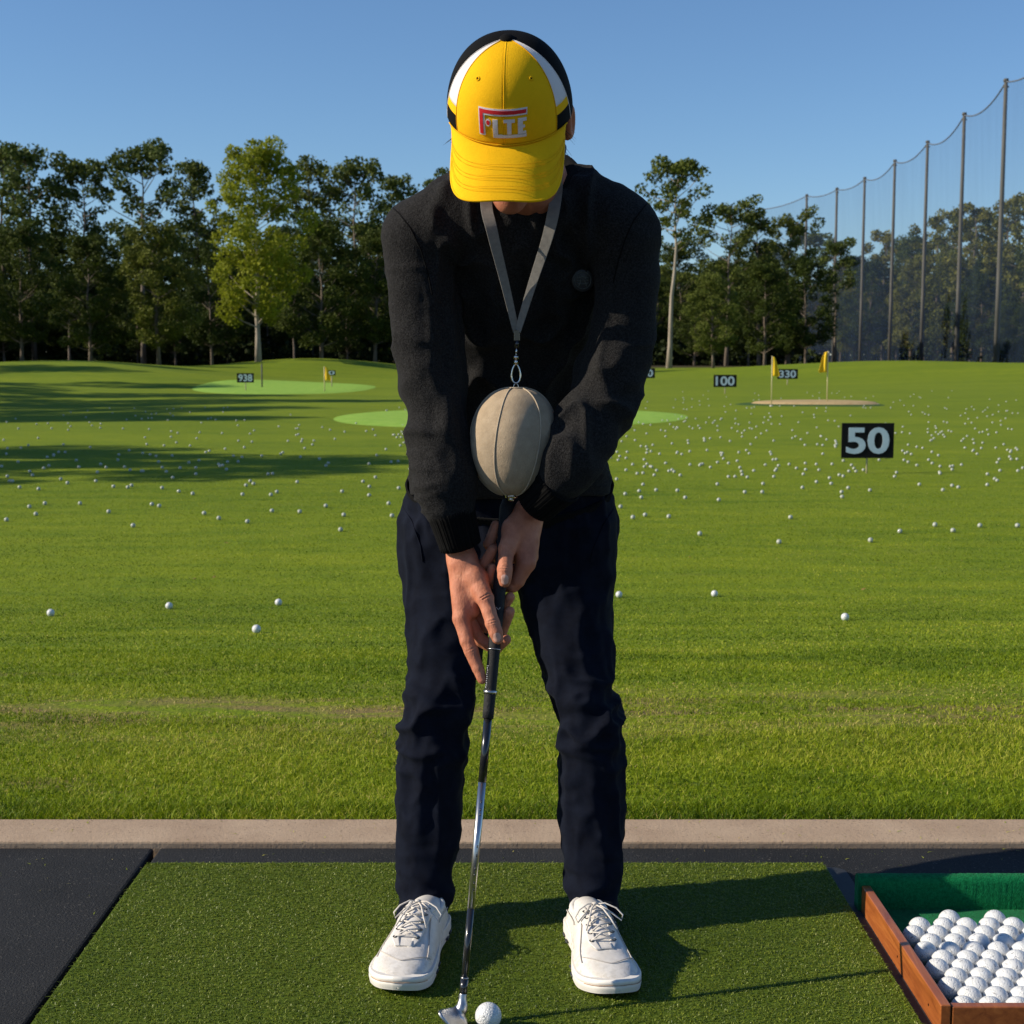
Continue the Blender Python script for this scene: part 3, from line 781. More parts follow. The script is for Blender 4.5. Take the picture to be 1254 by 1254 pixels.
# ------------------------------------------------------------------ distance signs
M_black = simple('sign black', (.004, .004, .005), (.007, .007, .008), rough=.6, scale=4, spec=.15)
M_num = simple('sign numerals', (.42, .54, .64), (.48, .60, .70), rough=.6, scale=6)
M_stick = simple('sign post', (.30, .27, .16), (.38, .34, .2), rough=.8)
def text_mesh(s, size, ext, off=.024):
    cu = bpy.data.curves.new('t', 'FONT'); cu.body = s; cu.size = size; cu.extrude = ext; cu.offset = off*size
    cu.align_x = 'CENTER'; cu.resolution_u = 4
    o = bpy.data.objects.new('t', cu); COL.objects.link(o)
    dg = bpy.context.evaluated_depsgraph_get()
    me = bpy.data.meshes.new_from_object(o.evaluated_get(dg))
    bpy.data.objects.remove(o); me.name = 'numerals'
    return me
def sign(px0, px1, py0, py1, D, txt, label, yaw=0):
    a = at(px0, py0, D); b = at(px1, py1, D); w_ = b[0]-a[0]; h_ = a[2]-b[2]; cx = (a[0]+b[0])/2
    z0 = tz(cx, D); t = empty('distance_sign', (cx, D, z0), yaw); tag(t, label, 'sign', 'distance signs of the range')
    zb, zt = b[2]-z0, a[2]-z0
    m = MB(); m.box((-w_/2, -.008, zb), (w_/2, .012, zt)); bevel(m.build('board', M_black, t, smooth=False), .004)
    p = MB(); p.tube([(0, .02, -.15), (0, .02, zb+.3*h_)], .011*max(1, D/30), 8); p.build('post', M_stick, t)
    me = text_mesh(txt, 1.0, .004)
    co = np.zeros(len(me.vertices)*3, np.float32); me.vertices.foreach_get('co', co); co = co.reshape(-1, 3)
    lo, hi = co.min(0), co.max(0)
    tw = w_*.82; th = h_*.76
    X = (co[:, 0]-(lo[0]+hi[0])/2)/(hi[0]-lo[0])*tw; Y = (co[:, 1]-(lo[1]+hi[1])/2)/(hi[1]-lo[1])*th
    V = np.stack([X, -.011-co[:, 2], (zb+zt)/2+Y], 1)
    me.vertices.foreach_set('co', V.astype(np.float32).ravel()); me.update(); me.materials.clear(); me.materials.append(M_num)
    link('numerals', me, t)
    return t
sign(1031, 1094, 518, 561, 18.7, '50', 'black distance sign reading 50, the largest and nearest')
sign(874, 902, 459, 474, 58, '100', 'black distance sign reading 100 near the flags')
sign(952, 977, 452, 464, 78, '330', 'small black distance sign between the two right flags')
sign(776, 802, 451, 463, 80, '070', 'small black distance sign half hidden by the golfer\'s elbow')
sign(290, 311, 457, 468.5, 62, '938', 'small black distance sign below the bright green tree')
sign(401, 411, 453.5, 459.5, 68, '0', 'tiny black sign right beside the left flag')

# ------------------------------------------------------------------ flags
M_flag = simple('yellow flag cloth', (.86, .54, .004), (.92, .60, .01), rough=.7, scale=10)
M_staff = simple('flagstick', (.48, .42, .22), (.58, .5, .28), rough=.6)
M_cup = simple('cup rim', (.6, .6, .58), rough=.5)
def flag(px, pb, pt, D, fh, fw, label, side=1):
    b = at(px, pb, D); t_ = at(px, pt, D); x = b[0]; z0 = tz(x, D)+.02
    t = empty('flagstick', (x, D, z0)); tag(t, label, 'flag', 'flags of the target greens')
    H = t_[2]-z0; m = MB(); m.tube([(0, 0, -.1), (0, 0, H)], .0075*max(1, D/22), 8); m.build('staff', M_staff, t)
    m = MB(); G = []
    for i in range(11):
        v = i/10; row = []
        for j in range(9):
            u = j/8; w_ = fw*(.35+.65*v**.8) if v < .85 else fw*(1-(v-.85)*.8)
            fold = math.sin(u*9+v*2)*.25*w_
            row.append((side*u*w_*.62, fold*.5, H-.01-fh*v-u*.05*fh))
        G.append(row)
    m.grid(G); o = m.build('flag_cloth', M_flag, t); s = o.modifiers.new('s', 'SOLIDIFY'); s.thickness = .006
    m = MB(); m.tube([(0, 0, -.02), (0, 0, .012)], [.05, .05], 14); m.build('cup', M_cup, t)
flag(944.5, 499, 436, 41.8, .55, .36, 'yellow flag on a pale stick, left of the two right flags')
flag(1012.5, 497.5, 430, 43.3, .60, .46, 'yellow flag on a pale stick on the sand patch, rightmost flag', side=-1)
flag(397.5, 479, 449, 62, .56, .48, 'small yellow flag on the far left green')
b = at(321, 476, 67); t = empty('marker_stake', (b[0], 67, tz(b[0], 67))); tag(t, 'thin bare grey stake on the far left green', 'stake')
m = MB(); m.tube([(0, 0, -.1), (0, 0, 1.1)], .035, 8); m.build('stake_shaft', M_post, t); m = MB(); m.tube([(0, 0, 1.1), (0, 0, 1.17)], [.035, .006], 8); m.build('stake_tip', M_post, t)

def gpt(px, py, lift=0.0):
    z = 0.0
    for _ in range(12):
        g_ = ground(px, py, z+lift); z = .5*z+.5*tz(g_[0], g_[1])
    g_ = ground(px, py, z+lift); return g_
# ------------------------------------------------------------------ golf balls
def ball_mat(name, dimple):
    m, nt, b = nmat(name); v = coords(nt)
    c = ramp(nt, noise(nt, v, 90, 3), [(.3, (.62, .63, .62) if dimple else (.34, .36, .29)), (.7, (.71, .72, .73) if dimple else (.46, .48, .42))])
    nt.links.new(c, b.inputs['Base Color']); b.inputs['Roughness'].default_value = .35; b.inputs['Coat Weight'].default_value = .15
    if dimple:
        vo = N(nt, 'ShaderNodeTexVoronoi'); vo.inputs['Scale'].default_value = 285; nt.links.new(v, vo.inputs['Vector'])
        r = ramp(nt, vo.outputs['Distance'], [(.0, (0, 0, 0)), (.48, (1, 1, 1))])
        nt.links.new(bump(nt, r, .8, .0012), b.inputs['Normal'])
        # scuffs and printed specks
        s = ramp(nt, noise(nt, coords(nt, (1, 1, 1)), 160, 2, .5, 1.0), [(.64, (1, 1, 1)), (.68, (.22, .22, .24))])
        mu = N(nt, 'ShaderNodeMix', data_type='RGBA', blend_type='MULTIPLY'); mu.inputs[0].default_value = .75
        nt.links.new(c, mu.inputs[6]); nt.links.new(s, mu.inputs[7]); nt.links.new(mu.outputs[2], b.inputs['Base Color'])
    return m
M_ball = ball_mat('golf ball dimpled', True); M_ballf = ball_mat('range ball', False)
BR = .02135
near_me = sphere_mesh('golf_ball', BR, 36, 24, M_ball); far_me = sphere_mesh('golf_ball', BR, 12, 8, M_ballf)
def ball(x, y, z, label, group=None, me=None, rot=True):
    o = link('golf_ball', me or near_me, None, (x, y, z)); 
    if rot: o.rotation_euler = (random.uniform(0, 6), random.uniform(0, 6), random.uniform(0, 6))
    return tag(o, label, 'golf ball', group)
b0 = ground(598, 1244, .021+BR)
BALL0 = (b0[0], b0[1])
ball(BALL0[0], BALL0[1], .021+BR, 'white dimpled golf ball on the mat beside the club head')
spec = [(62, 748, 'white golf ball on the grass, nearest the left edge of the picture'), (207, 740, 'small white golf ball on the grass between the two nearest left balls'),
        (314, 768, 'white golf ball on the grass, nearest one left of the golfer'), (341, 736, 'small tan stained golf ball on the grass left of the golfer'),
        (758, 727, 'white golf ball on the grass touching the outline of the golfer\'s right hand trouser leg'), (875, 726, 'white golf ball on the grass right of the golfer, well below the signs'),
        (1035, 753, 'white golf ball on the grass, nearest one right of the golfer below the 50 sign')]
for px, py, lb in spec:
    g = gpt(px, py, BR); ball(g[0], g[1], tz(g[0], g[1])+BR-.003, lb)
GF = 'range balls scattered over the grass'
LF = 'small white range ball lying in the grass among many'
pts = [(954, 663), (1066, 661), (857, 653), (1167, 649), (1200, 643), (1102, 650), (163, 643), (8, 636), (417, 648), (303, 638), (268, 634), (250, 628), (333, 625), (367, 626),
       (133, 626), (98, 616), (968, 633), (819, 632), (760, 620), (790, 630), (36, 620), (55, 616), (44, 629), (186, 617), (195, 619), (297, 605), (452, 606), (480, 631), (476, 616), (399, 619), (421, 630), (1145, 642), (1246, 643), (775, 633)]
rgb = np.random.default_rng(19)
while len(pts) < 740:
    py = 497+118*rgb.beta(1.35, 2.0); px = rgb.uniform(-70, 1330)
    if 60 < px < 470 and rgb.uniform() < .45: continue
    if px < 60 and rgb.uniform() < .5: continue
    if abs(px-627) < 110 and rgb.uniform() < .75: continue
    if 1028 < px < 1098 and 500 < py < 566 and rgb.uniform() < .5: continue
    pts.append((px, py))
for _ in range(110):
    pts.append((rgb.uniform(520, 1250), 478+22*rgb.uniform()))
G = [gpt(px, py, BR) for px, py in pts]; G.sort(key=lambda g: g[1])
for g in G[:225]: ball(g[0], g[1], tz(g[0], g[1])+BR-.003, LF, GF, far_me)
V0 = np.zeros(len(far_me.vertices)*3, np.float32); far_me.vertices.foreach_get('co', V0); V0 = V0.reshape(-1, 3)
F0 = [tuple(p.vertices) for p in far_me.polygons]; m = MB()
for g in G[225:]: m.add(V0*1.0+np.array([g[0], g[1], tz(g[0], g[1])+BR-.002]), F0)
tag(m.build('far_golf_balls', M_ballf), 'hundreds of distant white range balls dotting the far grass', 'golf balls', kind='stuff')
# fallen leaves and bits on the near grass
M_deadleaf = simple('dead leaf', (.22, .12, .035), (.34, .21, .07), rough=.8, scale=60)
for px, py in ((340, 736), (277, 665), (238, 709), (262, 707), (914, 649), (1075, 687), (1057, 722), (1178, 687), (845, 683)):
    g = gpt(px, py, .01); lf = MB(); s = .018
    lf.add([(-s, 0, .004), (-s*.3, s*.45, .002), (s*.6, s*.35, .006), (s, 0, .003), (s*.5, -s*.4, .007), (-s*.4, -s*.42, .001)], [(0, 1, 2, 3, 4, 5)])
    o = lf.build('fallen_leaf', M_deadleaf, smooth=False); o.location = (g[0], g[1], tz(g[0], g[1])+.012); o.rotation_euler = (random.uniform(-.3, .3), random.uniform(-.3, .3), random.uniform(0, 6))
    tag(o, 'small curled brown leaf lying on the grass', 'leaf', 'brown leaves on the grass')

# ------------------------------------------------------------------ ball tray
M_wood = None
def wood():
    m, nt, b = nmat('varnished wood'); v = coords(nt, (6, .55, 6))
    n = noise(nt, v, 9, 6, .65, 1.2)
    nt.links.new(ramp(nt, n, [(.3, (.20, .052, .012)), (.55, (.34, .10, .022)), (.75, (.44, .15, .035))]), b.inputs['Base Color'])
    b.inputs['Roughness'].default_value = .38; b.inputs['Coat Weight'].default_value = .2
    nt.links.new(bump(nt, n, .15, .001), b.inputs['Normal']); return m
M_wood = wood()
M_felt = simple('green carpet', (.003, .125, .040), (.008, .20, .068), rough=.95, scale=160, bs=1.0, bscale=420, bdist=.004, sheen=.05, spec=.05)
TX0 = .690; TX1 = 1.13; TY1 = ground(1060, 1118)[1]-.004; TY0 = ground(1158, 1231, .060)[1]
tr = empty('ball_tray', ((TX0+TX1)/2, (TY0+TY1)/2, 0)); tag(tr, 'wooden tray lined with green carpet holding white golf balls, right of the mat', 'tray')
inv = Matrix.Translation(-Vector(tr.location))
def part(mb, name, mat, bev=None, parent=None, smooth=False):
    o = mb.build(name, mat, parent or tr, smooth=smooth)
    if parent is None: o.matrix_parent_inverse = inv
    if bev: bevel(o, bev, 3)
    return o
WH = .060
m = MB(); m.box((TX0, TY0, .001), (TX0+.017, TY1-.006, WH)); part(m, 'side_board', M_wood, .002)
m = MB(); m.box((TX1-.017, TY0, .001), (TX1, TY1-.006, WH)); part(m, 'side_board', M_wood, .002)
m = MB(); m.box((TX0+.019, TY0, .001), (TX1-.019, TY0+.017, WH-.003)); part(m, 'front_board', M_wood, .002)
m = MB(); m.box((TX0+.019, TY0+.019, .002), (TX1-.019, TY1-.004, .010)); part(m, 'floor_carpet', M_felt)
# carpeted back wall rolled over a board
m = MB(); prof = []
y0, y1, hh = TY1-.004, TY1+.026, .078
for a in range(0, 181, 15): prof.append((y0+.015+.015*-math.cos(R(a)), hh-.015+.015*math.sin(R(a))))
prof = [(y0, .004)]+prof+[(y1, .001)]
xs = np.linspace(TX0-.006, TX1+.006, 160)
G_ = [[(x, y+.0008*(rgb.uniform()-.5), z+.0014*(rgb.uniform()-.5)) for (y, z) in prof] for x in xs]
m.grid(np.array(G_)); m.fan([(xs[0], y, z) for y, z in prof][::-1]); m.fan([(xs[-1], y, z) for y, z in prof])
part(m, 'back_wall_carpet', M_felt, smooth=True)
m = MB(); m.box((TX0+.0185, TY0+.0175, .011), (TX1-.019, TY0+.024, .040)); part(m, 'front_lining', M_felt, .002)
m = MB()
for y in (TY0+.006, TY0+.20): m.tube([(TX0-.0006, y+.06, .03), (TX0+.004, y+.06, .03)], .0022, 10)
part(m, 'screw', simple('screw', (.03, .03, .03), rough=.4, metal=1))
# the balls in the tray, hexagonally packed against the front
nr = 0; bx0 = TX0+.019+BR+.012; by0 = TY0+.026+BR
row_h = 2*BR*.872
TLB = 'white golf ball packed in rows on the green carpet of the wooden tray'
cnt = 0
nrow = int((2.665-by0)/row_h)
for r_ in range(nrow+2):
    y = by0+r_*row_h
    x = bx0+(BR if r_ % 2 else 0)
    c_ = 0
    while x < TX1-.019-BR:
        ymax = by0+(nrow+.2)*row_h+.012*math.sin(x*31)
        if y < ymax and not (r_ >= nrow and (int(x*97) % 3 == 0)):
            ball(x+random.uniform(-.001, .001), y+random.uniform(-.0012, .0012), .010+BR, TLB, 'golf balls in the tray'); cnt += 1
        x += 2*BR+.0012; c_ += 1
# ================================================================== the golfer
def fab(name, c1, c2, rough=.9, weave=700, nscale=60, sheen=.3, bs=.5, bd=.0015, spec=.2, lo=.35, hi=.65, tint=(.9, .92, 1)):
    m, nt, b = nmat(name); v = coords(nt)
    n = noise(nt, v, nscale, 5, .75)
    nt.links.new(ramp(nt, n, [(lo, c1), (hi, c2)]), b.inputs['Base Color'])
    b.inputs['Roughness'].default_value = rough; b.inputs['Specular IOR Level'].default_value = spec
    b.inputs['Sheen Weight'].default_value = sheen; b.inputs['Sheen Roughness'].default_value = .5; b.inputs['Sheen Tint'].default_value = (*tint, 1)
    w1 = bump(nt, noise(nt, v, weave, 2, .6), bs, bd)
    nt.links.new(bump(nt, noise(nt, v, weave*.22, 3, .6, 1.5), bs*.7, bd*1.5, w1), b.inputs['Normal']); return m
M_sweat = fab('charcoal fleece', (.0080, .0076, .0076), (.033, .0320, .0315), weave=620, nscale=330, sheen=.03, bs=.8, bd=.002, spec=.08, lo=.4, hi=.68)
M_rib = fab('black rib knit', (.0030, .0030, .0032), (.0055, .0055, .0056), weave=600, sheen=.01, spec=.1)
M_trou = fab('navy trousers', (.0020, .0030, .0078), (.0046, .0068, .0152), weave=900, nscale=25, sheen=.012, spec=.10, bs=.3, bd=.0008, tint=(.7, .8, 1))
def skin():
    m, nt, b = nmat('skin'); v = coords(nt)
    n = noise(nt, v, 35, 5, .65)
    c = ramp(nt, n, [(.3, (.38, .125, .066)), (.55, (.50, .185, .102)), (.75, (.58, .245, .142))])
    nt.links.new(c, b.inputs['Base Color']); b.inputs['Roughness'].default_value = .6; b.inputs['Specular IOR Level'].default_value = .35
    b.inputs['Subsurface Weight'].default_value = .06; b.inputs['Subsurface Radius'].default_value = (.012, .004, .002); b.inputs['Subsurface Scale'].default_value = .6
    w1 = bump(nt, noise(nt, v, 900, 3, .6), .6, .0008)
    nt.links.new(bump(nt, noise(nt, coords(nt, (1, 1, .6)), 160, 5, .65, 1.2), .5, .0016, w1), b.inputs['Normal']); return m
M_skin = skin()
M_nail = simple('nail', (.60, .33, .25), (.66, .38, .29), rough=.25, scale=80)
M_hair = simple('black hair', (.008, .007, .007), (.016, .013, .012), rough=.5, scale=200, bs=.6, bscale=500, stretch=(1, 1, .15))
M_eye = simple('eye', (.6, .58, .55), rough=.2)

# ---------------- hands (picture coordinates, offset in depth from the grip)
YG = 2.475
top = at(621.5, 612, 2.515); bot = ground(567.2, 1218, .066)      # the club's axis: butt of the grip, foot of the hosel
ax = bot-top; ax = ax/np.linalg.norm(ax)
cp = lambda s: top+ax*s
def club_y(py):
    a, b = top, bot
    lo, hi = -.1, 1.1
    for _ in range(30):
        m_ = (lo+hi)/2; q = a+(b-a)*m_; zc = q[1]*math.cos(PITCH)-(q[2]-CAMH)*math.sin(PITCH); yc = q[1]*math.sin(PITCH)+(q[2]-CAMH)*math.cos(PITCH)
        if CY-FPX*yc/zc < py: lo = m_
        else: hi = m_
    return (a+(b-a)*lo)[1]
def hp(px, py, dy): return at(px, py, club_y(py)+dy)
hf = Field([at(536, 850, 2.45)[0], club_y(850)-.05, at(536, 850, 2.45)[2]], [at(700, 570, 2.5)[0], club_y(590)+.085, at(700, 570, 2.5)[2]], .0011)
def smin(a, b, k):
    h = np.clip(.5+.5*(a-b)/k, 0, 1); return a*(1-h)+b*h-k*h*(1-h)
def hand(palm, fingers, kp=.010, kf=.005):
    """palm cones blended softly; every finger joins the palm on its own, so fingers stay apart"""
    sl, X, Y, Z = hf.sub(hf.lo, hf.lo+hf.h*(hf.n-1))
    X = X.astype(np.float32); Y = Y.astype(np.float32); Z = Z.astype(np.float32)
    Pm = None
    for a, b, r1, r2 in palm:
        d = cone_d(X, Y, Z, hp(*a), hp(*b), r1, r2); Pm = d if Pm is None else smin(Pm, d, kp)
    out = Pm
    for f in fingers:
        D = None
        for (a, b) in zip(f[:-1], f[1:]):
            d = cone_d(X, Y, Z, hp(*a[:3]), hp(*b[:3]), a[3], b[3]); D = d if D is None else smin(D, d, .0025)
        out = np.minimum(out, smin(Pm, D, kf))
    return out
# lower hand: the golfer's right, at the left in the picture
lowr = hand([((556, 655, .012), (566, 686, .008), .0245, .0235), ((566, 686, .008), (565, 757, .0), .0225, .0145), ((566, 686, .010), (567, 748, .016), .0235, .0150),
             ((567, 688, .014), (570, 738, .032), .021, .0145), ((568, 690, .016), (574, 726, .044), .019, .0135),
             ((568, 690, .0), (583, 708, -.006), .0215, .0185), ((583, 708, -.006), (594, 733, -.019), .0180, .0138), ((580, 712, .002), (578, 748, .004), .019, .0135)],
            [[(565, 757, .0, .0142), (572, 785, -.004, .0118), (577, 797, -.004, .0120), (585, 818, -.002, .0100), (590.5, 832, 0, .0082)],
             [(567, 750, .014, .0140), (588, 784, .026, .0112), (607, 794, .022, .0105), (619.5, 783, -.001, .0088)],
             [(570, 738, .030, .0140), (590, 766, .042, .0112), (614, 772, .030, .0105), (624, 749, .004, .0092)],
             [(574, 727, .042, .0125), (592, 744, .048, .0100), (614, 748, .034, .0095), (624.5, 731, .008, .0082)],
             [(588, 722, -.015, .0145), (594, 733, -.0200, .0142), (599, 750, -.0245, .0118), (603, 763, -.0265, .0124), (607, 774, -.0255, .0118), (609.5, 782, -.0230, .0098)]])
# upper hand: the golfer's left, at the right in the picture
upp = hand([((664, 596, .02), (648, 628, .012), .0235, .0230), ((648, 628, .012), (645, 690, .0), .0215, .0150), ((648, 628, .014), (647, 682, .016), .0225, .0150),
            ((648, 630, .016), (647, 670, .032), .0210, .0145), ((647, 630, .018), (645, 660, .044), .0190, .0135),
            ((646, 628, .004), (630, 648, -.008), .0225, .0205), ((630, 648, -.008), (623, 670, -.019), .0200, .0145), ((640, 640, .002), (642, 682, .002), .0205, .0150)],
           [[(645, 690, .0, .0148), (634, 711, .010, .0122), (628, 717, .016, .0118), (612, 718, .026, .0105), (599, 710, .010, .0098), (603, 696, .001, .0084)],
            [(648, 682, .016, .0145), (634, 700, .040, .0115), (610, 702, .034, .0110), (594, 690, .012, .0108), (604, 673, .000, .0092)],
            [(648, 670, .032, .0140), (634, 682, .052, .0110), (612, 684, .040, .0105), (599, 666, .014, .0100), (607, 643, .003, .0082)],
            [(646, 660, .044, .0125), (634, 668, .058, .0100), (618, 664, .046, .0095), (611, 648, .028, .0080)],
            [(626, 660, -.0150, .0150), (621, 672, -.0200, .0145), (619, 686, -.0245, .0122), (618.3, 697, -.0265, .0128), (618, 706, -.0255, .0120), (618, 712, -.0230, .0102)]])
# skin creases over the thumb joints and between knuckles
hf.F = np.minimum(lowr, upp)
def crease(px, py, dy, w_, ang, r=.0011, n=3, gap=3.0):
    for i in range(n):
        o = (i-(n-1)/2)*gap; dx, dyy = math.cos(R(ang)), math.sin(R(ang))
        cx, cy = px-dyy*o, py+dx*o
        P = [hp(cx+dx*t*w_, cy+dyy*t*w_, dy+.0035*t*t) for t in (-1, -.5, 0, .5, 1)]
        for a, b in zip(P[:-1], P[1:]): hf.cone(a, b, r, r, .0012, 's')
crease(603, 763, -.0396, 6.5, -18); crease(618.5, 697, -.0401, 6.8, 3)
crease(576.5, 797, -.0168, 6, -28, r=.0009, n=2); crease(594, 731, -.0346, 6, -30, .0009, 2)
# nails: a shallow bed with a rim
nails = [((608.6, 780.5, -.0330), 4.6, 6.0), ((618, 709.5, -.0332), 4.8, 6.2)]
HV, HQ = hf.nets()
HV = relax(HV, HQ, 2, .5)
HN = vnormals(HV, HQ)
HV = HV+HN*(.0016*(fbm(HV*60, 4, 3)-.5))[:, None]+HN*(.00028*(1-np.abs(2*fbm(HV*np.array([210, 210, 60]), 9, 2)-1)*2))[:, None]
hm = np.zeros(len(HQ), int); fc = HV[HQ].mean(1); fn = HN[HQ].mean(1)
for (c, rx, rz) in nails:
    p = hp(*c); ex = (fc[:, 0]-p[0])*FPX/2.44/rx; ez = (fc[:, 2]-p[2])*FPX/2.44/rz
    hm[(np.abs(ex)**2.6+np.abs(ez)**2.6 < 1) & (fc[:, 1] < p[1]+.006) & (fn[:, 1] < -.4)] = 1
print('hands', len(HV))

# ---------------- inner body, neck and head
HC = at(625, 138, 2.285)                      # centre of the skull
TAU = R(40)                                   # head bowed
YAW = R(-5)
Fw = Vector((math.sin(YAW)*math.cos(TAU), -math.cos(YAW)*math.cos(TAU), -math.sin(TAU)))
Rt = Fw.cross(Vector((0, 0, 1))).normalized(); Rt = -Rt if Rt.x < 0 else Rt
Up = Rt.cross(Fw).normalized(); Up = -Up if Up.z < 0 else Up
roll = R(-1.0); Rt, Up = (Rt*math.cos(roll)+Up*math.sin(roll)), (Up*math.cos(roll)-Rt*math.sin(roll))
def hd(r, f, u): return HC+np.array(Rt)*r+np.array(Fw)*f+np.array(Up)*u
HM = np.stack([np.array(Rt), np.array(Fw), np.array(Up)], 1)
NECK = at(652, 232, 2.50)
bf = Field(HC-[.16, .16, .36], HC+[.16, .36, .16], .0032)
bf.ell(hd(0, -.012, .012), (.075, .094, .080), .01, M=HM)                 # skull
bf.ell(hd(0, .030, -.055), (.058, .060, .070), .025, M=HM)                # face mass
bf.cone(hd(-.035, .035, -.088), hd(0, .066, -.108), .026, .019, .02); bf.cone(hd(.035, .035, -.088), hd(0, .066, -.108), .026, .019, .02)
bf.ell(hd(0, .078, -.112), (.020, .016, .015), .012, M=HM)                 # chin
bf.cone(hd(0, .084, -.012), hd(0, .112, -.045), .009, .0115, .010)         # nose
for s in (-1, 1):
    bf.ell(hd(.012*s, .098, -.050), (.008, .010, .007), .006, M=HM)
    bf.ell(hd(.031*s, .084, -.010), (.015, .010, .010), .008, 's', M=HM)   # eye sockets
    bf.ell(hd(.031*s, .078, -.012), (.0125, .0125, .0125), .002, M=HM)
    bf.ell(hd(.030*s, .085, .008), (.020, .008, .006), .008, M=HM)         # brows
    bf.ell(hd(.078*s+.010*(s > 0), -.016, -.024), (.013, .018, .033), .005, M=HM)       # ears
    bf.ell(hd(.088*s+.011*(s > 0), -.010, -.024), (.007, .010, .022), .003, 's', M=HM)
    bf.ell(hd(.077*s, -.004, -.058), (.007, .009, .010), .004, M=HM)
bf.ell(hd(0, .086, -.076), (.024, .012, .0065), .005, M=HM); bf.ell(hd(0, .084, -.086), (.021, .012, .0075), .005, M=HM)
bf.cone(hd(-.022, .098, -.081), hd(.022, .098, -.081), .0022, .0022, .003, 's')
bf.cone(hd(0, -.030, -.05), NECK, .060, .064, .03); bf.cone(hd(0, .02, -.08), NECK+[0, -.03, -.01], .042, .05, .02)
BV, BQ = bf.nets(); BV = relax(BV, BQ, 1, .4)
tf = Field((-.36, 2.25, -.02), (.36, 3.1, 1.46), .0085)
J = lambda px, py, Y: at(px, py, Y)
tf.cone(NECK+[0, .02, -.03], J(636, 340, 2.64), .055, .080, .02); tf.cone(J(600, 340, 2.64), J(610, 520, 2.83), .060, .070, .02); tf.cone(J(668, 340, 2.64), J(645, 520, 2.83), .060, .070, .02)
tf.cone(J(590, 590, 2.88), J(660, 590, 2.88), .075, .075, .02)
for (sh, um, el, wr) in (((514, 290, 2.50), (517, 390, 2.507), (532, 480, 2.50), (563, 676, YG+.010)), ((762, 286, 2.50), (764, 390, 2.517), (735, 492, 2.505), (655, 616, YG+.016))):
    tf.cone(J(640, 290, 2.56), J(*sh), .045, .042, .02); tf.chain([J(*sh), J(*um), J(*el), J(*wr)], [.038, .032, .028, .021], .01, .01)
for hipx, kx, ax_, sg in ((570, 530, 520, -1), (685, 723, 727, 1)):
    tf.chain([J(hipx, 640, 2.885), J(kx, 885, 2.735), J(ax_, 1085, 2.675)], [.062, .042, .030], .01, .01)
    tf.cone(J(ax_, 1090, 2.675)-[0, 0, .02], J(ax_, 1090, 2.675)+[.02*sg, -.09, -.050], .026, .016, .01)
TV, TQ = tf.nets()
Vb = np.concatenate([BV, TV, HV]); Qb = np.concatenate([BQ, TQ+len(BV), HQ+len(BV)+len(TV)])
mi = np.concatenate([np.zeros(len(BQ)+len(TQ), int), hm])
person = link('person', mesh('person', Vb, Qb, True, [M_skin, M_nail], mi))
tag(person, 'golfer in yellow cap, black sweater and navy trousers, head bowed, gripping a club', 'person')

# ---------------- hair under the cap
hf2 = Field(HC-[.14, .14, .16], HC+[.14, .2, .14], .0032)
hf2.ell(hd(0, -.026, .004), (.0790, .090, .082), .01, M=HM); hf2.cone(hd(-.03, -.085, -.05), hd(.03, -.085, -.05), .034, .034, .02)
for s in (-1, 1): hf2.cone(hd(.070*s, .022, .0), hd(.069*s, .020, -.045), .010, .006, .008)
hf2.ell(hd(0, .075, -.035), (.06, .05, .05), .006, 's', M=HM)
v_, q_ = hf2.nets(); nn = vnormals(v_, q_); v_ = v_+nn*(.004*(fbm(v_*np.array([150, 150, 40]), 2, 2)-.5))[:, None]
link('hair', mesh('hair', v_, q_, True, [M_hair]), person)
# a few flyaway strands at the temples
for i in range(12):
    s = -1 if i % 2 else 1
    p0 = hd(.079*s, random.uniform(-.02, .03), random.uniform(-.045, -.01)); L = random.uniform(.012, .03)
    d_ = np.array([s*random.uniform(.5, 1), random.uniform(-.3, .3), -random.uniform(.3, 1)]); d_ /= np.linalg.norm(d_)
    m = MB(); m.tube([p0, p0+d_*L*.5, p0+d_*L+[s*.003, 0, -.004]], [.00035, .0003, .0001], 4); m.build('hair_strand', M_hair, person)

# ---------------- sweater
def folds(V, Nn, layers):
    d = 0
    for (sc_, amp, seed, ridged, mask) in layers:
        n = fbm(V*np.array(sc_), seed, 2)
        if ridged: n = 1.5*np.clip(1-np.abs(2*n-1)*1.6, 0, 1)**2.2-.55
        else: n = (n-.5)*2
        d = d+amp*n*(mask if mask is not None else 1)
    return V+Nn*np.asarray(d)[:, None]
sf = Field((-.34, 2.28, .78), (.34, 3.06, 1.50), .0046)
rows = []
for py, xl, xr, Yc, b_ in ((247, 578, 706, 2.50, .070), (262, 556, 722, 2.52, .095), (300, 536, 738, 2.56, .118), (350, 532, 738, 2.61, .124), (420, 524, 740, 2.69, .120), (480, 514, 744, 2.75, .116),
                           (540, 506, 746, 2.80, .118), (585, 500, 748, 2.835, .120), (604, 498, 750, 2.85, .122)):
    l, r_ = at(xl, py, Yc), at(xr, py, Yc); rows.append((l[2], (l[0]+r_[0])/2, Yc, (r_[0]-l[0])/2, b_))
sf.stack(rows, .02, 2.3)
sf.cone(J(664, 238, 2.49), J(762, 285, 2.50), .052, .0640, .02); sf.cone(J(598, 244, 2.49), J(513, 290, 2.50), .052, .0640, .02)
sf.cone(J(634, 262, 2.55), J(634, 330, 2.62), .085, .10, .03)
sf.cone(J(700, 256, 2.50), J(742, 268, 2.50), .064, .064, .02); sf.cone(J(580, 262, 2.50), J(540, 274, 2.50), .064, .064, .02)
sf.cone(NECK+[0, .02, -.012], NECK+[.0, .03, -.05], .066, .085, .02)
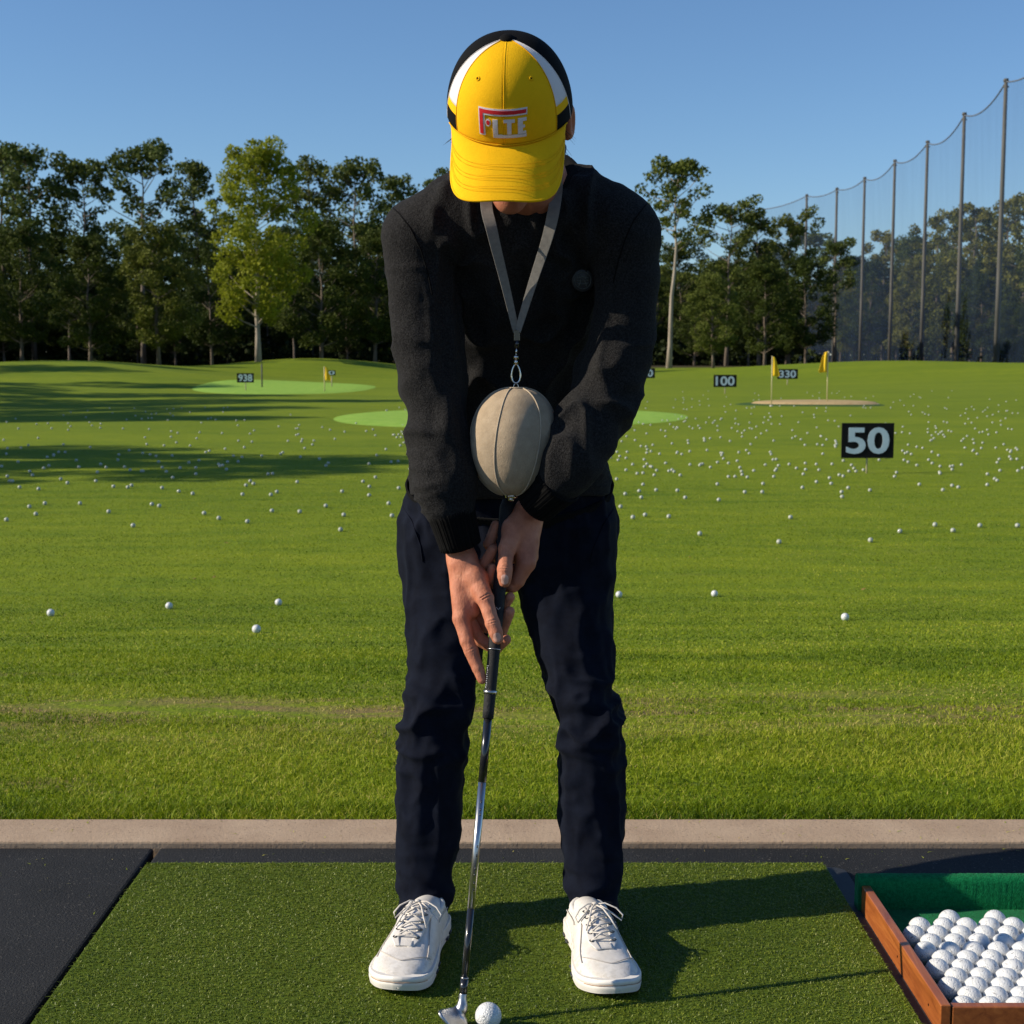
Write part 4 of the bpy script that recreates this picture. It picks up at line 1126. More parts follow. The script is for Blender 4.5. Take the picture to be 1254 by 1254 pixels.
sf.chain([J(513, 290, 2.50), J(515, 350, 2.505), J(520, 410, 2.505), J(530, 470, 2.50), J(539, 530, 2.485), J(546, 590, 2.47), J(549, 616, 2.468)],
         [.0635, .0600, .0580, .0550, .0550, .0540, .0470], .01, .012)
sf.cone(J(546, 600, 2.47), J(560, 650, 2.475), .046, .030, .012)
sf.chain([J(762, 285, 2.50), J(766, 340, 2.515), J(762, 400, 2.515), J(748, 455, 2.51), J(733, 498, 2.50), J(714, 532, 2.475), J(697, 564, 2.45), J(690, 580, 2.447)],
         [.0630, .0570, .0555, .0565, .0580, .0570, .0530, .0470], .01, .012)
sf.cone(J(692, 575, 2.45), J(668, 606, 2.46), .046, .033, .012)
RC = np.array([at(648, 205, 2.50)[0], 2.495, 1.410]); RN = np.array([0, -.50, .866])      # the neck opening
sf.cone(RC+RN*.14, RC, .110, .074, .004, 's'); sf.cone(RC, RC-RN*.035, .074, .060, .004, 's')
SV, SQ = sf.nets(); SV = relax(SV, SQ, 1, .5); SN = vnormals(SV, SQ)
zz = SV[:, 2]; arm = np.clip((np.abs(SV[:, 0]-.01)-.12)/.04, 0, 1)
elb = np.exp(-((zz-1.03)/.09)**2)
# soft folds: long ones down the chest from the shoulders, tight ones round the sleeves
th = SV[:, 0]*np.sign(SV[:, 0])
SV = folds(SV, SN, [((9, 9, 5), .008, 1, False, None), ((18, 20, 4.5), .013, 3, True, (1-arm)*np.clip((SV[:, 2]-.88)/.1, 0, 1)), ((7, 9, 19), .0080, 5, True, arm*(.30+1.0*elb)),
                    ((12, 12, 38), .0035, 6, True, arm*np.clip((1.0-zz)/.08, 0, 1)), ((60, 60, 60), .0009, 9, False, None)])
sweater = link('sweater', mesh('sweater', SV, SQ, True, [M_sweat]), person)
# ribbed cuffs, hem and collar
def ribband(P, rad, name, parent, mat, ribs=60, depth=.0012, thick=.004, flat=None, seg=160):
    """a sleeve-like band through the ring centres P with elliptical radii rad [(a,b)...] oriented along P"""
    P = np.asarray(P, float); T = np.gradient(P, axis=0); T /= np.linalg.norm(T, axis=1)[:, None]
    G = []
    ref = np.array([0, 1.0, 0]) if flat is None else np.array(flat, float)
    for i in range(len(P)):
        a = ref-T[i]*ref.dot(T[i]); a /= np.linalg.norm(a); b = np.cross(T[i], a)
        ring = []
        for k in range(seg):
            t = 2*PI*k/seg; q = depth*math.cos(ribs*t)
            ring.append(P[i]+b*(rad[i][0]+q)*math.cos(t)+a*(rad[i][1]+q)*math.sin(t))
        G.append(ring)
    m = MB(); m.grid(np.array(G), wrap=True); o = m.build(name, mat, parent)
    s = o.modifiers.new('s', 'SOLIDIFY'); s.thickness = thick; s.offset = 0; return o
def lerp(a, b, t): return np.array(a)*(1-t)+np.array(b)*t
cA, cB = J(551, 622, 2.472), J(564, 668.5, 2.484)
ribband([lerp(cA, cB, t) for t in np.linspace(0, 1, 8)], [(.0405-.007*t**.7, .042-.009*t) for t in np.linspace(0, 1, 8)], 'cuff', sweater, M_rib)
cA, cB = J(686, 588, 2.448), J(655, 617, 2.484)
ribband([lerp(cA, cB, t) for t in np.linspace(0, 1, 8)], [(.0420-.007*t**.7, .044-.011*t) for t in np.linspace(0, 1, 8)], 'cuff', sweater, M_rib)
hA, hB = at(624, 592, 2.84), at(624, 613, 2.86)
ribband([lerp(hA, hB, t) for t in np.linspace(0, 1, 6)], [(.203-.006*t, .122-.004*t) for t in np.linspace(0, 1, 6)], 'hem', sweater, M_rib, ribs=150, seg=320)
# collar: a ring low in front, high at the nape
RS = np.cross(RN, [1.0, 0, 0]); RS /= np.linalg.norm(RS)
G = []
for (rr_, hh_) in ((.0645, -.010), (.0665, -.002), (.0695, .004), (.0735, .0065), (.0785, .0045), (.084, -.002), (.088, -.012)):
    row = []
    for k in range(240):
        t = 2*PI*k/240; q = rr_+.0006*math.cos(80*t)
        p = RC+np.array([1.0, 0, 0])*q*math.cos(t)*1.02+RS*q*math.sin(t)*1.12+RN*hh_
        row.append(p)
    G.append(row)
m = MB(); m.grid(np.array(G), wrap=True); o = m.build('collar', M_rib, sweater); s = o.modifiers.new('s', 'SOLIDIFY'); s.thickness = .004; s.offset = 0
from mathutils.bvhtree import BVHTree
sw_tree = BVHTree.FromPolygons([tuple(v) for v in SV], [tuple(q) for q in SQ])
def hit(px, py, tree=None):
    o_ = Vector((0, 0, CAMH)); d_ = (Vector(at(px, py, 2.5))-o_).normalized()
    loc, nor, i_, dist = (tree or sw_tree).ray_cast(o_, d_); return loc, nor
# round badge on the chest
M_badge = simple('badge rubber', (.010, .010, .010), (.014, .014, .014), rough=.5); M_badge2 = simple('badge raised mark', (.04, .048, .042), (.07, .08, .07), rough=.6, scale=200)
loc, nor = hit(713, 343); nor = (nor+Vector((.15, -1.6, .1))).normalized(); q = nor.to_track_quat('Z', 'Y').to_matrix().to_4x4(); q.translation = loc+nor*.005
m = MB(); r_ = .0195
m.tube([(0, 0, -.003), (0, 0, .0012), (0, 0, .002)], [r_, r_, r_*.93], 40)
o = m.build('badge', M_badge, sweater); o.matrix_local = q
m = MB(); m.tube([(r_*.72*math.cos(t), r_*.72*math.sin(t), .0028) for t in np.linspace(0, 2*PI, 40)], .0007, 6)
for yy in (-.006, 0, .006): m.tube([(x, yy*(1-.5*(x/.011)**2)+.0, .0026) for x in np.linspace(-.010, .010, 12)], .0011, 6)
for s_ in (-1, 1): m.tube([(s_*(.003+.4*abs(y)), y, .0030) for y in np.linspace(-.011, .011, 12)], .0009, 6)
o2 = m.build('badge_mark', M_badge2, sweater); o2.matrix_local = q
# sleeve seams over the shoulders
for pts in ([(476, 250), (489, 262), (503, 280), (515, 305), (524, 335), (530, 365)], [(802, 240), (790, 252), (776, 270), (766, 292), (757, 320), (750, 350)]):
    m = MB(); P = []
    for i in range(len(pts)-1):
        for t in np.linspace(0, 1, 8, endpoint=False):
            l_, n_ = hit(pts[i][0]*(1-t)+pts[i+1][0]*t, pts[i][1]*(1-t)+pts[i+1][1]*t)
            if l_ is not None: P.append(np.array(l_+n_*.0002))
    if len(P) > 3: m.tube(P, .0013, 6); m.build('shoulder_seam', M_rib, sweater)

# ---------------- trousers
pf = Field((-.30, 2.52, .0), (.30, 3.06, .92), .0044)
def rowset(L):
    out = []
    for py, xl, xr, Yc, b_ in L:
        l, r_ = at(xl, py, Yc-b_*.3), at(xr, py, Yc-b_*.3); out.append((l[2], (l[0]+r_[0])/2, Yc, (r_[0]-l[0])/2-.0035, b_-.002))
    return out
pf.stack(rowset([(592, 499, 748, 2.855, .112), (606, 494, 752, 2.86, .118), (640, 491, 754, 2.87, .126), (680, 491, 752, 2.875, .126), (702, 497, 748, 2.875, .112)]), .015, 2.4)
pf.stack(rowset([(640, 492, 600, 2.87, .105), (700, 491.5, 616, 2.872, .110), (760, 493, 604, 2.84, .103), (800, 498, 592, 2.81, .095), (830, 498, 584, 2.785, .089), (862, 491, 578, 2.76, .084), (882, 487, 573, 2.748, .081), (915, 485, 572, 2.742, .077), (950, 484, 569, 2.738, .074),
                 (1000, 483, 566, 2.722, .070), (1050, 485, 560, 2.700, .066), (1072, 487, 556, 2.688, .065), (1088, 484, 556, 2.680, .064), (1103, 486, 553, 2.664, .070), (1120, 487, 551, 2.648, .077), (1136, 488, 549, 2.640, .080)]), .03, 2.25)
pf.stack(rowset([(640, 645, 752, 2.87, .105), (700, 628, 752, 2.872, .110), (760, 643, 751, 2.84, .103), (800, 655, 752, 2.81, .095), (850, 670, 755, 2.77, .086), (878, 679, 762, 2.75, .081), (915, 682, 766, 2.742, .077), (950, 682, 766, 2.738, .074),
                 (1010, 685, 766, 2.720, .070), (1050, 690, 763, 2.700, .066), (1070, 693, 760, 2.688, .065), (1088, 690, 760, 2.680, .064), (1105, 692, 760, 2.664, .070), (1122, 693, 760, 2.648, .077), (1139, 695, 759, 2.640, .080)]), .03, 2.25)
PV, PQ = pf.nets(); PV = relax(PV, PQ, 1, .5); PN = vnormals(PV, PQ); z = PV[:, 2]
knee = np.exp(-((z-.40)/.10)**2); hem = np.clip((.23-z)/.12, 0, 1); crot = np.exp(-((z-.74)/.09)**2)*np.clip(1-np.abs(PV[:, 0])/.16, 0, 1)
PV = folds(PV, PN, [((8, 8, 4), .005, 11, False, None), ((15, 11, 24), .0105, 12, True, .22+knee), ((9, 9, 28), .0085, 14, True, hem), ((26, 17, 7), .0055, 15, True, 1-hem*.8),
                    ((16, 10, 16), .004, 16, True, crot), ((14, 14, 40), .0020, 18, True, np.clip(hem+.5*knee, 0, 1))]); PV = relax(PV, PQ, 3, .5)
trousers = link('trousers', mesh('trousers', PV, PQ, True, [M_trou]), person)
pt_tree = BVHTree.FromPolygons([tuple(v) for v in PV], [tuple(q) for q in PQ])
def stitched(pts, name, mat, r, parent, tree, n=10, lift=.0003):
    P = []
    for i in range(len(pts)-1):
        for t in np.linspace(0, 1, n, endpoint=False):
            l_, n_ = hit(pts[i][0]*(1-t)+pts[i+1][0]*t, pts[i][1]*(1-t)+pts[i+1][1]*t, tree)
            if l_ is not None: P.append(np.array(l_+n_*lift))
    if len(P) > 3:
        m = MB(); m.tube(P, r, 6); return m.build(name, mat, parent)
stitched([(752, 622), (738, 645), (727, 672), (722, 690)], 'pocket_seam', M_trou, .0016, trousers, pt_tree)
stitched([(492, 618), (505, 640), (515, 668), (518, 690)], 'pocket_seam', M_trou, .0016, trousers, pt_tree)

# ---------------- shoes
M_leather = simple('white shoe leather', (.66, .625, .58), (.74, .71, .67), rough=.42, scale=25, bs=.25, bscale=350, bdist=.0008, spec=.5)
def leather():
    m, nt, b = nmat('worn white leather'); v = coords(nt)
    c = ramp(nt, noise(nt, v, 25, 4), [(.35, (.66, .62, .57)), (.65, (.74, .71, .67))])
    sep = N(nt, 'ShaderNodeSeparateXYZ'); nt.links.new(v, sep.inputs[0])
    mr = N(nt, 'ShaderNodeMapRange'); mr.inputs[1].default_value = .018; mr.inputs[2].default_value = .055; mr.inputs[3].default_value = .75; mr.inputs[4].default_value = .12
    nt.links.new(sep.outputs[2], mr.inputs[0])
    d = ramp(nt, noise(nt, v, 70, 5, .75), [(.46, (0, 0, 0)), (.66, (1, 1, 1))])
    ml = N(nt, 'ShaderNodeMath', operation='MULTIPLY'); nt.links.new(mr.outputs[0], ml.inputs[0]); nt.links.new(d, ml.inputs[1])
    mx = N(nt, 'ShaderNodeMix', data_type='RGBA'); mx.inputs[7].default_value = (.30, .25, .15, 1)
    nt.links.new(ml.outputs[0], mx.inputs[0]); nt.links.new(c, mx.inputs[6]); nt.links.new(mx.outputs[2], b.inputs['Base Color'])
    b.inputs['Roughness'].default_value = .45
    w1 = bump(nt, noise(nt, v, 420, 3, .6), .3, .0008)
    nt.links.new(bump(nt, noise(nt, coords(nt, (1, 2.2, 1)), 55, 4, .6, .8), .35, .0025, w1), b.inputs['Normal']); return m
M_leather = leather()
M_sole = simple('shoe sole', (.68, .64, .58), (.76, .73, .68), rough=.5, scale=30, lo=.3)
M_lace = simple('laces', (.60, .55, .49), (.70, .65, .59), rough=.9, scale=300, bs=.6, bscale=900)
M_dark = simple('shoe dark trim', (.012, .016, .018), (.03, .035, .035), rough=.5)
M_stain = simple('scuff', (.36, .20, .12), (.5, .34, .22), rough=.8, scale=300)
ST = np.array([  # y, centre x, half width, top height
 (0, 0, .006, .046), (.004, 0, .021, .058), (.010, 0, .029, .068), (.02, 0, .034, .078), (.045, 0, .0365, .086), (.075, 0, .0375, .091), (.105, .0005, .0385, .094), (.13, .001, .040, .091), (.155, .002, .0425, .083), (.18, .003, .0455, .073),
 (.205, .004, .0485, .064), (.23, .004, .0495, .057), (.255, .003, .0475, .052), (.272, .001, .0405, .047), (.286, -.001, .0325, .041), (.297, -.002, .0225, .034), (.302, -.003, .013, .028), (.305, -.003, .003, .022)])
def shp(y, i): return np.interp(y, ST[:, 0], ST[:, i])
ZB = .016
def shoe_pt(y, phi):
    """phi 0..pi from the right edge over the top to the left edge"""
    w_ = smooth_interp(np.array([y]), ST[:, 0], ST[:, 2])[0]; h_ = smooth_interp(np.array([y]), ST[:, 0], ST[:, 3])[0]-ZB; cx = shp(y, 1)
    c, s = math.cos(phi), math.sin(phi)
    ex = .80 if y > .19 else .80+.25*(.19-y)/.19
    x = cx+w_*math.copysign(abs(c)**ex, c); z = ZB+h_*abs(s)**.82
    return np.array([x, y, z])
def shoe_top(x, y):
    lo, hi = 0.02, PI/2
    sgn = x-shp(y, 1)
    for _ in range(24):
        m_ = (lo+hi)/2; p = shoe_pt(y, m_)
        if p[0]-shp(y, 1) > abs(sgn): lo = m_
        else: hi = m_
    p = shoe_pt(y, (lo+hi)/2); return np.array([x, y, p[2]])
def make_shoe(side, loc, yaw):
    sh = empty('shoe', loc, yaw); sh.parent = person; sh.scale = (1.07, 1.03, .86)
    m = MB(); ys_ = np.concatenate([np.linspace(0, .03, 7), np.linspace(.04, .26, 34), np.linspace(.266, .306, 10)])
    G = [[shoe_pt(y, PI*j/28) for j in range(29)] for y in ys_]
    for i, y in enumerate(ys_):
        for j in range(29):      # vamp creases and a slight dip along the tongue
            p = G[i][j]; fl = math.exp(-((y-.205)/.018)**2)*math.sin(PI*j/28)**2
            G[i][j] = p+np.array([0, 0, -.0022*fl*math.sin((y-.19)*420+j*.25)])
    m.grid(G); up = m.build('upper', M_leather, sh); s = up.modifiers.new('s', 'SOLIDIFY'); s.thickness = .003; s.offset = 1
    # sole
    P = []
    n_ = 40
    for k in range(n_+1): y = ST[-1, 0]*(1-math.cos(PI*k/n_))/2; P.append((y, shp(y, 1), smooth_interp(np.array([y]), ST[:, 0], ST[:, 2])[0]+.0035-.004*math.exp(-((y-.11)/.04)**2)))
    out = [(cx+w_, y) for y, cx, w_ in P]+[(cx-w_, y) for y, cx, w_ in P[::-1]]
    out = np.array(out); c0 = out.mean(0)
    lv = [(.994, .000), (1.0, .004), (1.012, .010), (1.012, .0150), (1.004, .0165), (1.004, .0175), (1.012, .019), (1.010, .0255), (.985, .0275)]
    G = []
    for k_, z_ in lv:
        ring = [];
        for (x, y) in out:
            d_ = np.array([x, y])-c0; p = c0+d_*k_
            lift = .012*np.clip((y-.25)/.055, 0, 1)**2
            ring.append((p[0], p[1], z_*(1 if y > -1 else 1)+lift+(.004 if y < .1 and z_ > .01 else 0)))
        G.append(ring)
    m = MB(); m.grid(np.array(G), wrap=True); m.fan(G[0][::-1]); m.fan(G[-1]); so = m.build('sole', M_sole, sh)
    # little dark slots in the side of the sole
    m = MB()
    for y in (.045, .075, .185, .215):
        for s_ in (-1, 1):
            w_ = shp(y, 2)+.0045; a = np.array([shp(y, 1)+s_*w_*1.004, y-.007, .0075]); b = a+[0, .014, 0]
            m.tube([a, b], .0022, 8)
    m.build('sole_slot', M_dark, so)
    # seams: toe cap, side panels
    m = MB()
    P = [shoe_top(x, .262-.030*(x/.046)**2-.012*abs(x/.046)) for x in np.linspace(-.042, .042, 24)]; m.tube(np.array(P)+[0, 0, .0018], .0009, 6)
    for s_ in (-1, 1):
        P = [shoe_pt(y, (PI/2-s_*(PI/2-.62-.35*(.24-y)/.12))) for y in np.linspace(.115, .238, 20)]; m.tube(np.array(P)+[0, 0, .0022], .0009, 6)
        P = [shoe_pt(y, PI/2-s_*(PI/2-.55+.9*abs(y-.10))) for y in np.linspace(.02, .115, 14)]; m.tube(np.array(P)+[s_*.002, 0, .0018], .0009, 6)
    # welt line
    m.build('seam', simple('seam', (.56, .51, .46), rough=.8) if side < 0 else bpy.data.materials['seam'], up)
    m = MB(); P = [(x*1.004, y*1.0+.0005, .0168+.012*np.clip((y-.25)/.055, 0, 1)**2) for (x, y) in [tuple(c0+(q-c0)*1.012) for q in out] if y > .262]
    P = sorted(P, key=lambda p: p[0]); m.tube(P, .0007, 5); m.build('welt_stain', M_stain, so)
    # throat opening with tongue, eyelets and laces
    m = MB(); G = []
    for y in np.linspace(.108, .222, 20):
        hw = .0135+.004*(.222-y)/.11; G.append([shoe_top(shp(y, 1)+x, y)+[0, 0, .0036+.003*(1-(x/hw)**2)*np.clip((.2-y)/.05, 0, 1)] for x in np.linspace(-hw, hw, 9)])
    m.grid(G); tg = m.build('tongue', M_leather, sh); s = tg.modifiers.new('s', 'SOLIDIFY'); s.thickness = .002
    for s_ in (-1, 1):           # the flaps the eyelets sit in
        m = MB(); G = []
        for y in np.linspace(.100, .222, 22):
            t_ = (.222-y)/.122
            tp4 = np.clip((.224-y)/.022, 0, 1); G.append([shoe_top(shp(y, 1)+s_*x, y)+[0, 0, .0012+.0034*tp4] for x in np.linspace(.0115+.003*t_-.006*(1-tp4), .0235+.004*t_-.010*(1-tp4), 6)])
        m.grid(G); e = m.build('eyelet_flap', M_leather, sh); s = e.modifiers.new('s', 'SOLIDIFY'); s.thickness = .0022; s.offset = 1
    m = MB(); me_ = MB()
    ye = [.122, .142, .162, .182, .202]
    for i, y in enumerate(ye):
        a = shoe_top(shp(y, 1)-.0175, y)+[0, 0, .0085]; b = shoe_top(shp(y, 1)+.0175, y)+[0, 0, .0085]
        mid_ = (a+b)/2+[0, random.uniform(-.003, .003), .0035]
        if i == len(ye)-1: m.tube([a-[.001, 0, .002], a, mid_, b, b+[.001, 0, -.002]], .0016, 8)
        for s_, p in ((-1, a), (1, b)):
            me_.tube([p+[s_*.001+.0036*math.cos(t), .0036*math.sin(t), -.0018] for t in np.linspace(0, 2*PI, 14)], .0009, 5, caps=False)
        if i < len(ye)-1:
            y2 = ye[i+1]; a2 = shoe_top(shp(y2, 1)-.0175, y2)+[0, 0, .0085]; b2 = shoe_top(shp(y2, 1)+.0175, y2)+[0, 0, .0085]
            m.tube([a2, (a2+b)/2+[0, 0, .0050], b], .0016, 8); m.tube([b2, (b2+a)/2+[0, 0, .0062], a], .0016, 8)
    # bow
    k_ = shoe_top(.001, .115)+[0, 0, .012]
    m.tube([k_+[-.004, 0, 0], k_+[0, .003, .003], k_+[.004, 0, 0]], .0034, 8)
    for s_, L in ((-1, 1.0), (1, .85)):
        m.tube([k_, k_+[s_*.016*L, .006, .004], k_+[s_*.034*L, .014, -.004], k_+[s_*.044*L, .022, -.016], k_+[s_*.040*L, .030, -.024], k_+[s_*.026*L, .020, -.012], k_+[s_*.008, .006, 0]], .0015, 8)
        m.tube([k_, k_+[s_*.010, .022, .000], k_+[s_*.018, .046, -.010], k_+[s_*.026, .062, -.026]], .0015, 8)
    m.build('laces', M_lace, sh); me_.build('eyelets', M_dark, sh)
    # small dark mark on the inner side
    m = MB()
    for s_ in (-side,):
        P = [shoe_pt(.085+.030*t, PI/2-s_*(PI/2-.42+.25*math.sin(t*5)))+[s_*.0034, 0, .0008] for t in np.linspace(0, 1, 14)]; m.tube(P, .0014, 6)
        P = [shoe_pt(.105+.012*t, PI/2-s_*(PI/2-.60+.35*t))+[s_*.0034, 0, .0008] for t in np.linspace(0, 1, 8)]; m.tube(P, .0012, 6)
    m.build('side_mark', M_dark, up)
    m = MB(); G = []       # heel collar
    for k in range(41):
        t = 2*PI*k/40; G.append((.027*math.sin(t), .052+.040*math.cos(t), .066-.004*math.cos(t)))
    m.tube(G, .006, 8, caps=False); m.build('collar', M_leather, sh)
    return sh
MATZ = .0235
ty = ground(490, 1219, MATZ)[1]; hy = ty+.308; print('toe', ty)
make_shoe(-1, ((525-CX)/FPX*hy, hy, MATZ), PI+R(-8)); ty = ground(755, 1223, MATZ)[1]; hy = ty+.308
make_shoe(1, ((717-CX)/FPX*hy, hy, MATZ), PI+R(8))
# ------------------------------------------------------------------ the cap
def capcloth(name, c, bs=.35):
    return fab(name, tuple(x*.93 for x in c), c, rough=.85, weave=900, nscale=40, sheen=.0, bs=bs, bd=.0009, spec=.12, tint=(1, 1, 1))
M_yel = capcloth('yellow cap cloth', (.90, .49, .006)); M_whc = capcloth('white cap cloth', (.74, .70, .68)); M_blc = capcloth('black cap cloth', (.0030, .0030, .0034))
M_red = simple('red embroidery', (.60, .008, .014), (.68, .012, .02), rough=.5, scale=300, bs=.5, bscale=1200, bdist=.0004)
M_wle = simple('white embroidery', (.66, .64, .66), (.76, .74, .76), rough=.5, scale=300, bs=.5, bscale=1200, bdist=.0004)
CO = hd(0, .004, .009)                                  # centre of the cap's band plane
RX, RYF, RYB, HT = .0965, .104, .102, .117
def cap_pt(a, t, off=0.0):
    """a: azimuth (0 front, + to the picture's right), t: 0 band .. 1 button"""
    th = t*PI/2
    s = max(math.cos(th), 0)**.80; z = HT*math.sin(th)**1.02
    fr = max(0, math.cos(a))
    s = s*(1+.05*fr*math.sin(PI*t)*1.0)
    ry = RYF if abs(a) < PI/2 else RYB
    rx = RX
    x = rx*s*math.sin(a); y = ry*s*math.cos(a)
    z = z+ -.006*(1-t)*(1-fr)*0
    if abs(a) > PI/2: z += -.012*(1-t)*(-math.cos(a))
    p = np.array([x, y, z])
    if off:
        n = np.array([x/rx**2, y/ry**2, z/HT**2*1.0]); n /= np.linalg.norm(n); p = p+n*off
    return CO+np.array(Rt)*p[0]+np.array(Fw)*p[1]+np.array(Up)*p[2]
cap = empty('cap', tuple(CO)); cap.parent = person
capinv = Matrix.Translation(-Vector(CO))
def cpart(mb, name, mats, thick=None, smooth=True):
    o = mb.build(name, mats, cap, smooth); o.matrix_parent_inverse = capinv
    if thick: s = o.modifiers.new('s', 'SOLIDIFY'); s.thickness = thick; s.offset = -1
    return o
A1, A2 = R(50), R(76)            # edge of the yellow front, edge of the white side
def zone(a0, a1, t0, t1, name, mat, off=0, na=28, ntt=30):
    m = MB(); m.grid([[cap_pt(a0(t)+(a1(t)-a0(t))*i/na, t, off) for i in range(na+1)] for t in np.linspace(t0, t1, ntt+1)])
    return cpart(m, name, mat, .0016)
c_ = lambda v: (lambda t: v)
yl = lambda t: A1+R(3)*math.sin(PI*t)
wl = lambda t: A2-R(14)*t
TT = .985
zone(lambda t: -yl(t), lambda t: R(-.25), 0, TT, 'front_panel', M_yel); zone(lambda t: R(.25), yl, 0, TT, 'front_panel', M_yel)
for s in (-1, 1):
    f = (lambda s: (lambda g: (lambda t: s*g(t))))(s)
    T1, T2 = .15, .225
    lo_, hi_ = (f(yl), f(wl)) if s > 0 else (f(wl), f(yl))
    zone(lo_, hi_, T2, TT, 'side_panel', M_whc); zone(lo_, hi_, T1, T2, 'side_band', M_yel); zone(lo_, hi_, 0, T1, 'lower_side_panel', M_blc)
zone(wl, lambda t: 2*PI-wl(t), 0, TT, 'back_panel', M_blc, na=60)
# seams
M_seam = capcloth('seam cloth', (.78, .40, .005))
m = MB(); m.tube([cap_pt(R(.0), t, -.0002) for t in np.linspace(0, TT, 40)], .0008, 6); cpart(m, 'centre_seam', M_yel)
for off_ in (-.0035, .0035):
    m = MB(); m.tube([cap_pt(off_/max(.02, RX*math.cos(t*PI/2)**.8), t, -.0001) for t in np.linspace(0, .90, 40)], .0003, 5); cpart(m, 'stitching', M_seam)
for s in (-1, 1):
    m = MB(); m.tube([cap_pt(s*yl(t), t, .0001) for t in np.linspace(0, TT, 40)], .0008, 6); cpart(m, 'stitching', M_seam)
    m = MB(); m.tube([cap_pt(s*wl(t), t, .0001) for t in np.linspace(0, TT, 40)], .0007, 6); cpart(m, 'stitching', M_whc)
    # eyelet
    ce = np.array(cap_pt(s*R(33), .545, .0003)); e1 = np.array(cap_pt(s*R(33)+.01, .545, .0003))-ce; e1 /= np.linalg.norm(e1)
    e2 = np.array(cap_pt(s*R(33), .555, .0003))-ce; e2 /= np.linalg.norm(e2)
    m = MB(); m.tube([ce+.0028*(e1*math.cos(t)+e2*math.sin(t)) for t in np.linspace(0, 2*PI, 20)], .0009, 6, caps=False); cpart(m, 'eyelet', M_yel)
    m = MB(); m.fan([ce+np.cross(e1, e2)*.0002*0+.0010*(e1*math.cos(t)+e2*math.sin(t)) for t in np.linspace(0, 2*PI, 12, endpoint=False)]); cpart(m, 'eyelet_hole', M_blc)
# button
bt = CO+np.array(Up)*(HT+.0005)
m = MB(); m.tube([bt-np.array(Up)*.003, bt, bt+np.array(Up)*.0025, bt+np.array(Up)*.0042], [.0105, .0108, .0085, .002], 20); cpart(m, 'button', M_blc)
# brim
BA = R(66)
def brim(u, v, dz=0):
    a = u*BA; inn = np.array([RX*math.sin(a), RYF*math.cos(a), 0])
    ph = u*PI/2; y0 = RYF*math.cos(BA)
    X_ = .0845*math.copysign(abs(math.sin(ph))**.62, ph); Y_ = y0+.142*abs(math.cos(ph))**.50
    p = inn+(np.array([X_, Y_, 0])-inn)*v
    dist = max(0, p[1]-inn[1])
    p[2] = -.42*dist-2.6*p[0]**2*min(1, v*1.6)-.8*dist*dist+.0
    p[2] += dz
    return CO+np.array(Rt)*p[0]+np.array(Fw)*p[1]+np.array(Up)*p[2]
us_ = np.linspace(-1, 1, 61); vs_ = np.linspace(0, 1, 51)
m = MB(); m.grid([[brim(u, v) for u in us_] for v in vs_]); o = cpart(m, 'brim', M_yel); s = o.modifiers.new('s', 'SOLIDIFY'); s.thickness = .0030; s.offset = 1
o.modifiers.new('b', 'BEVEL').width = .001
for v in (.40, .46, .60, .66, .80, .86):
    m = MB(); m.tube([brim(u, v, .00306) for u in us_[1:-1]], .00024, 5); cpart(m, 'brim_stitching', M_seam)
m = MB(); m.tube([brim(u, 1.0, -.0017) for u in us_], .0021, 8); cpart(m, 'brim_edge', M_yel)
m = MB(); m.tube([cap_pt(u*BA, .012, .0012) for u in us_], .0011, 6); cpart(m, 'brim_seam', M_seam)

# logo on the front: bars laid on the cloth, in metres (x along the cloth, y up from the logo centre)
T0 = .20
def onlogo(x, y, off):
    t = T0+y/(HT*1.26); a = x/(RX*max(.2, math.cos(t*PI/2)**.80)*1.04)
    return cap_pt(a-R(1.2), t, off)
def bar(mb, x0, y0, x1, y1, off, lift, nx=10, ny=4, round_=0):
    G = []
    for j in range(ny+1):
        G.append([onlogo(x0+(x1-x0)*i/nx, y0+(y1-y0)*j/ny, off+lift) for i in range(nx+1)])
    mb.grid(G)
    B = [onlogo(x0+(x1-x0)*i/nx, y0, 0) for i in range(nx+1)]; mb.grid([B, G[0]])
    B = [onlogo(x0+(x1-x0)*i/nx, y1, 0) for i in range(nx+1)]; mb.grid([G[-1], B])
    B = [onlogo(x0, y0+(y1-y0)*j/ny, 0) for j in range(ny+1)]; mb.grid([[g[0] for g in G], B])
    B = [onlogo(x1, y0+(y1-y0)*j/ny, 0) for j in range(ny+1)]; mb.grid([B, [g[-1] for g in G]])
U = .00125                      # one picture pixel on the cloth
wr = MB()
for (x0, y0, x1, y1) in ((-29.5, -12.5, -22.0, 15.0), (-29.5, 8.2, 28.8, 15.0)): bar(wr, x0*U, y0*U, x1*U, y1*U, .0016, 0, 24)
rd_ = MB()
for (x0, y0, x1, y1) in ((-28.2, -11.2, -24.0, 13.6), (-28.2, 9.8, 27.5, 13.4)): bar(rd_, x0*U, y0*U, x1*U, y1*U, .0023, 0, 24)
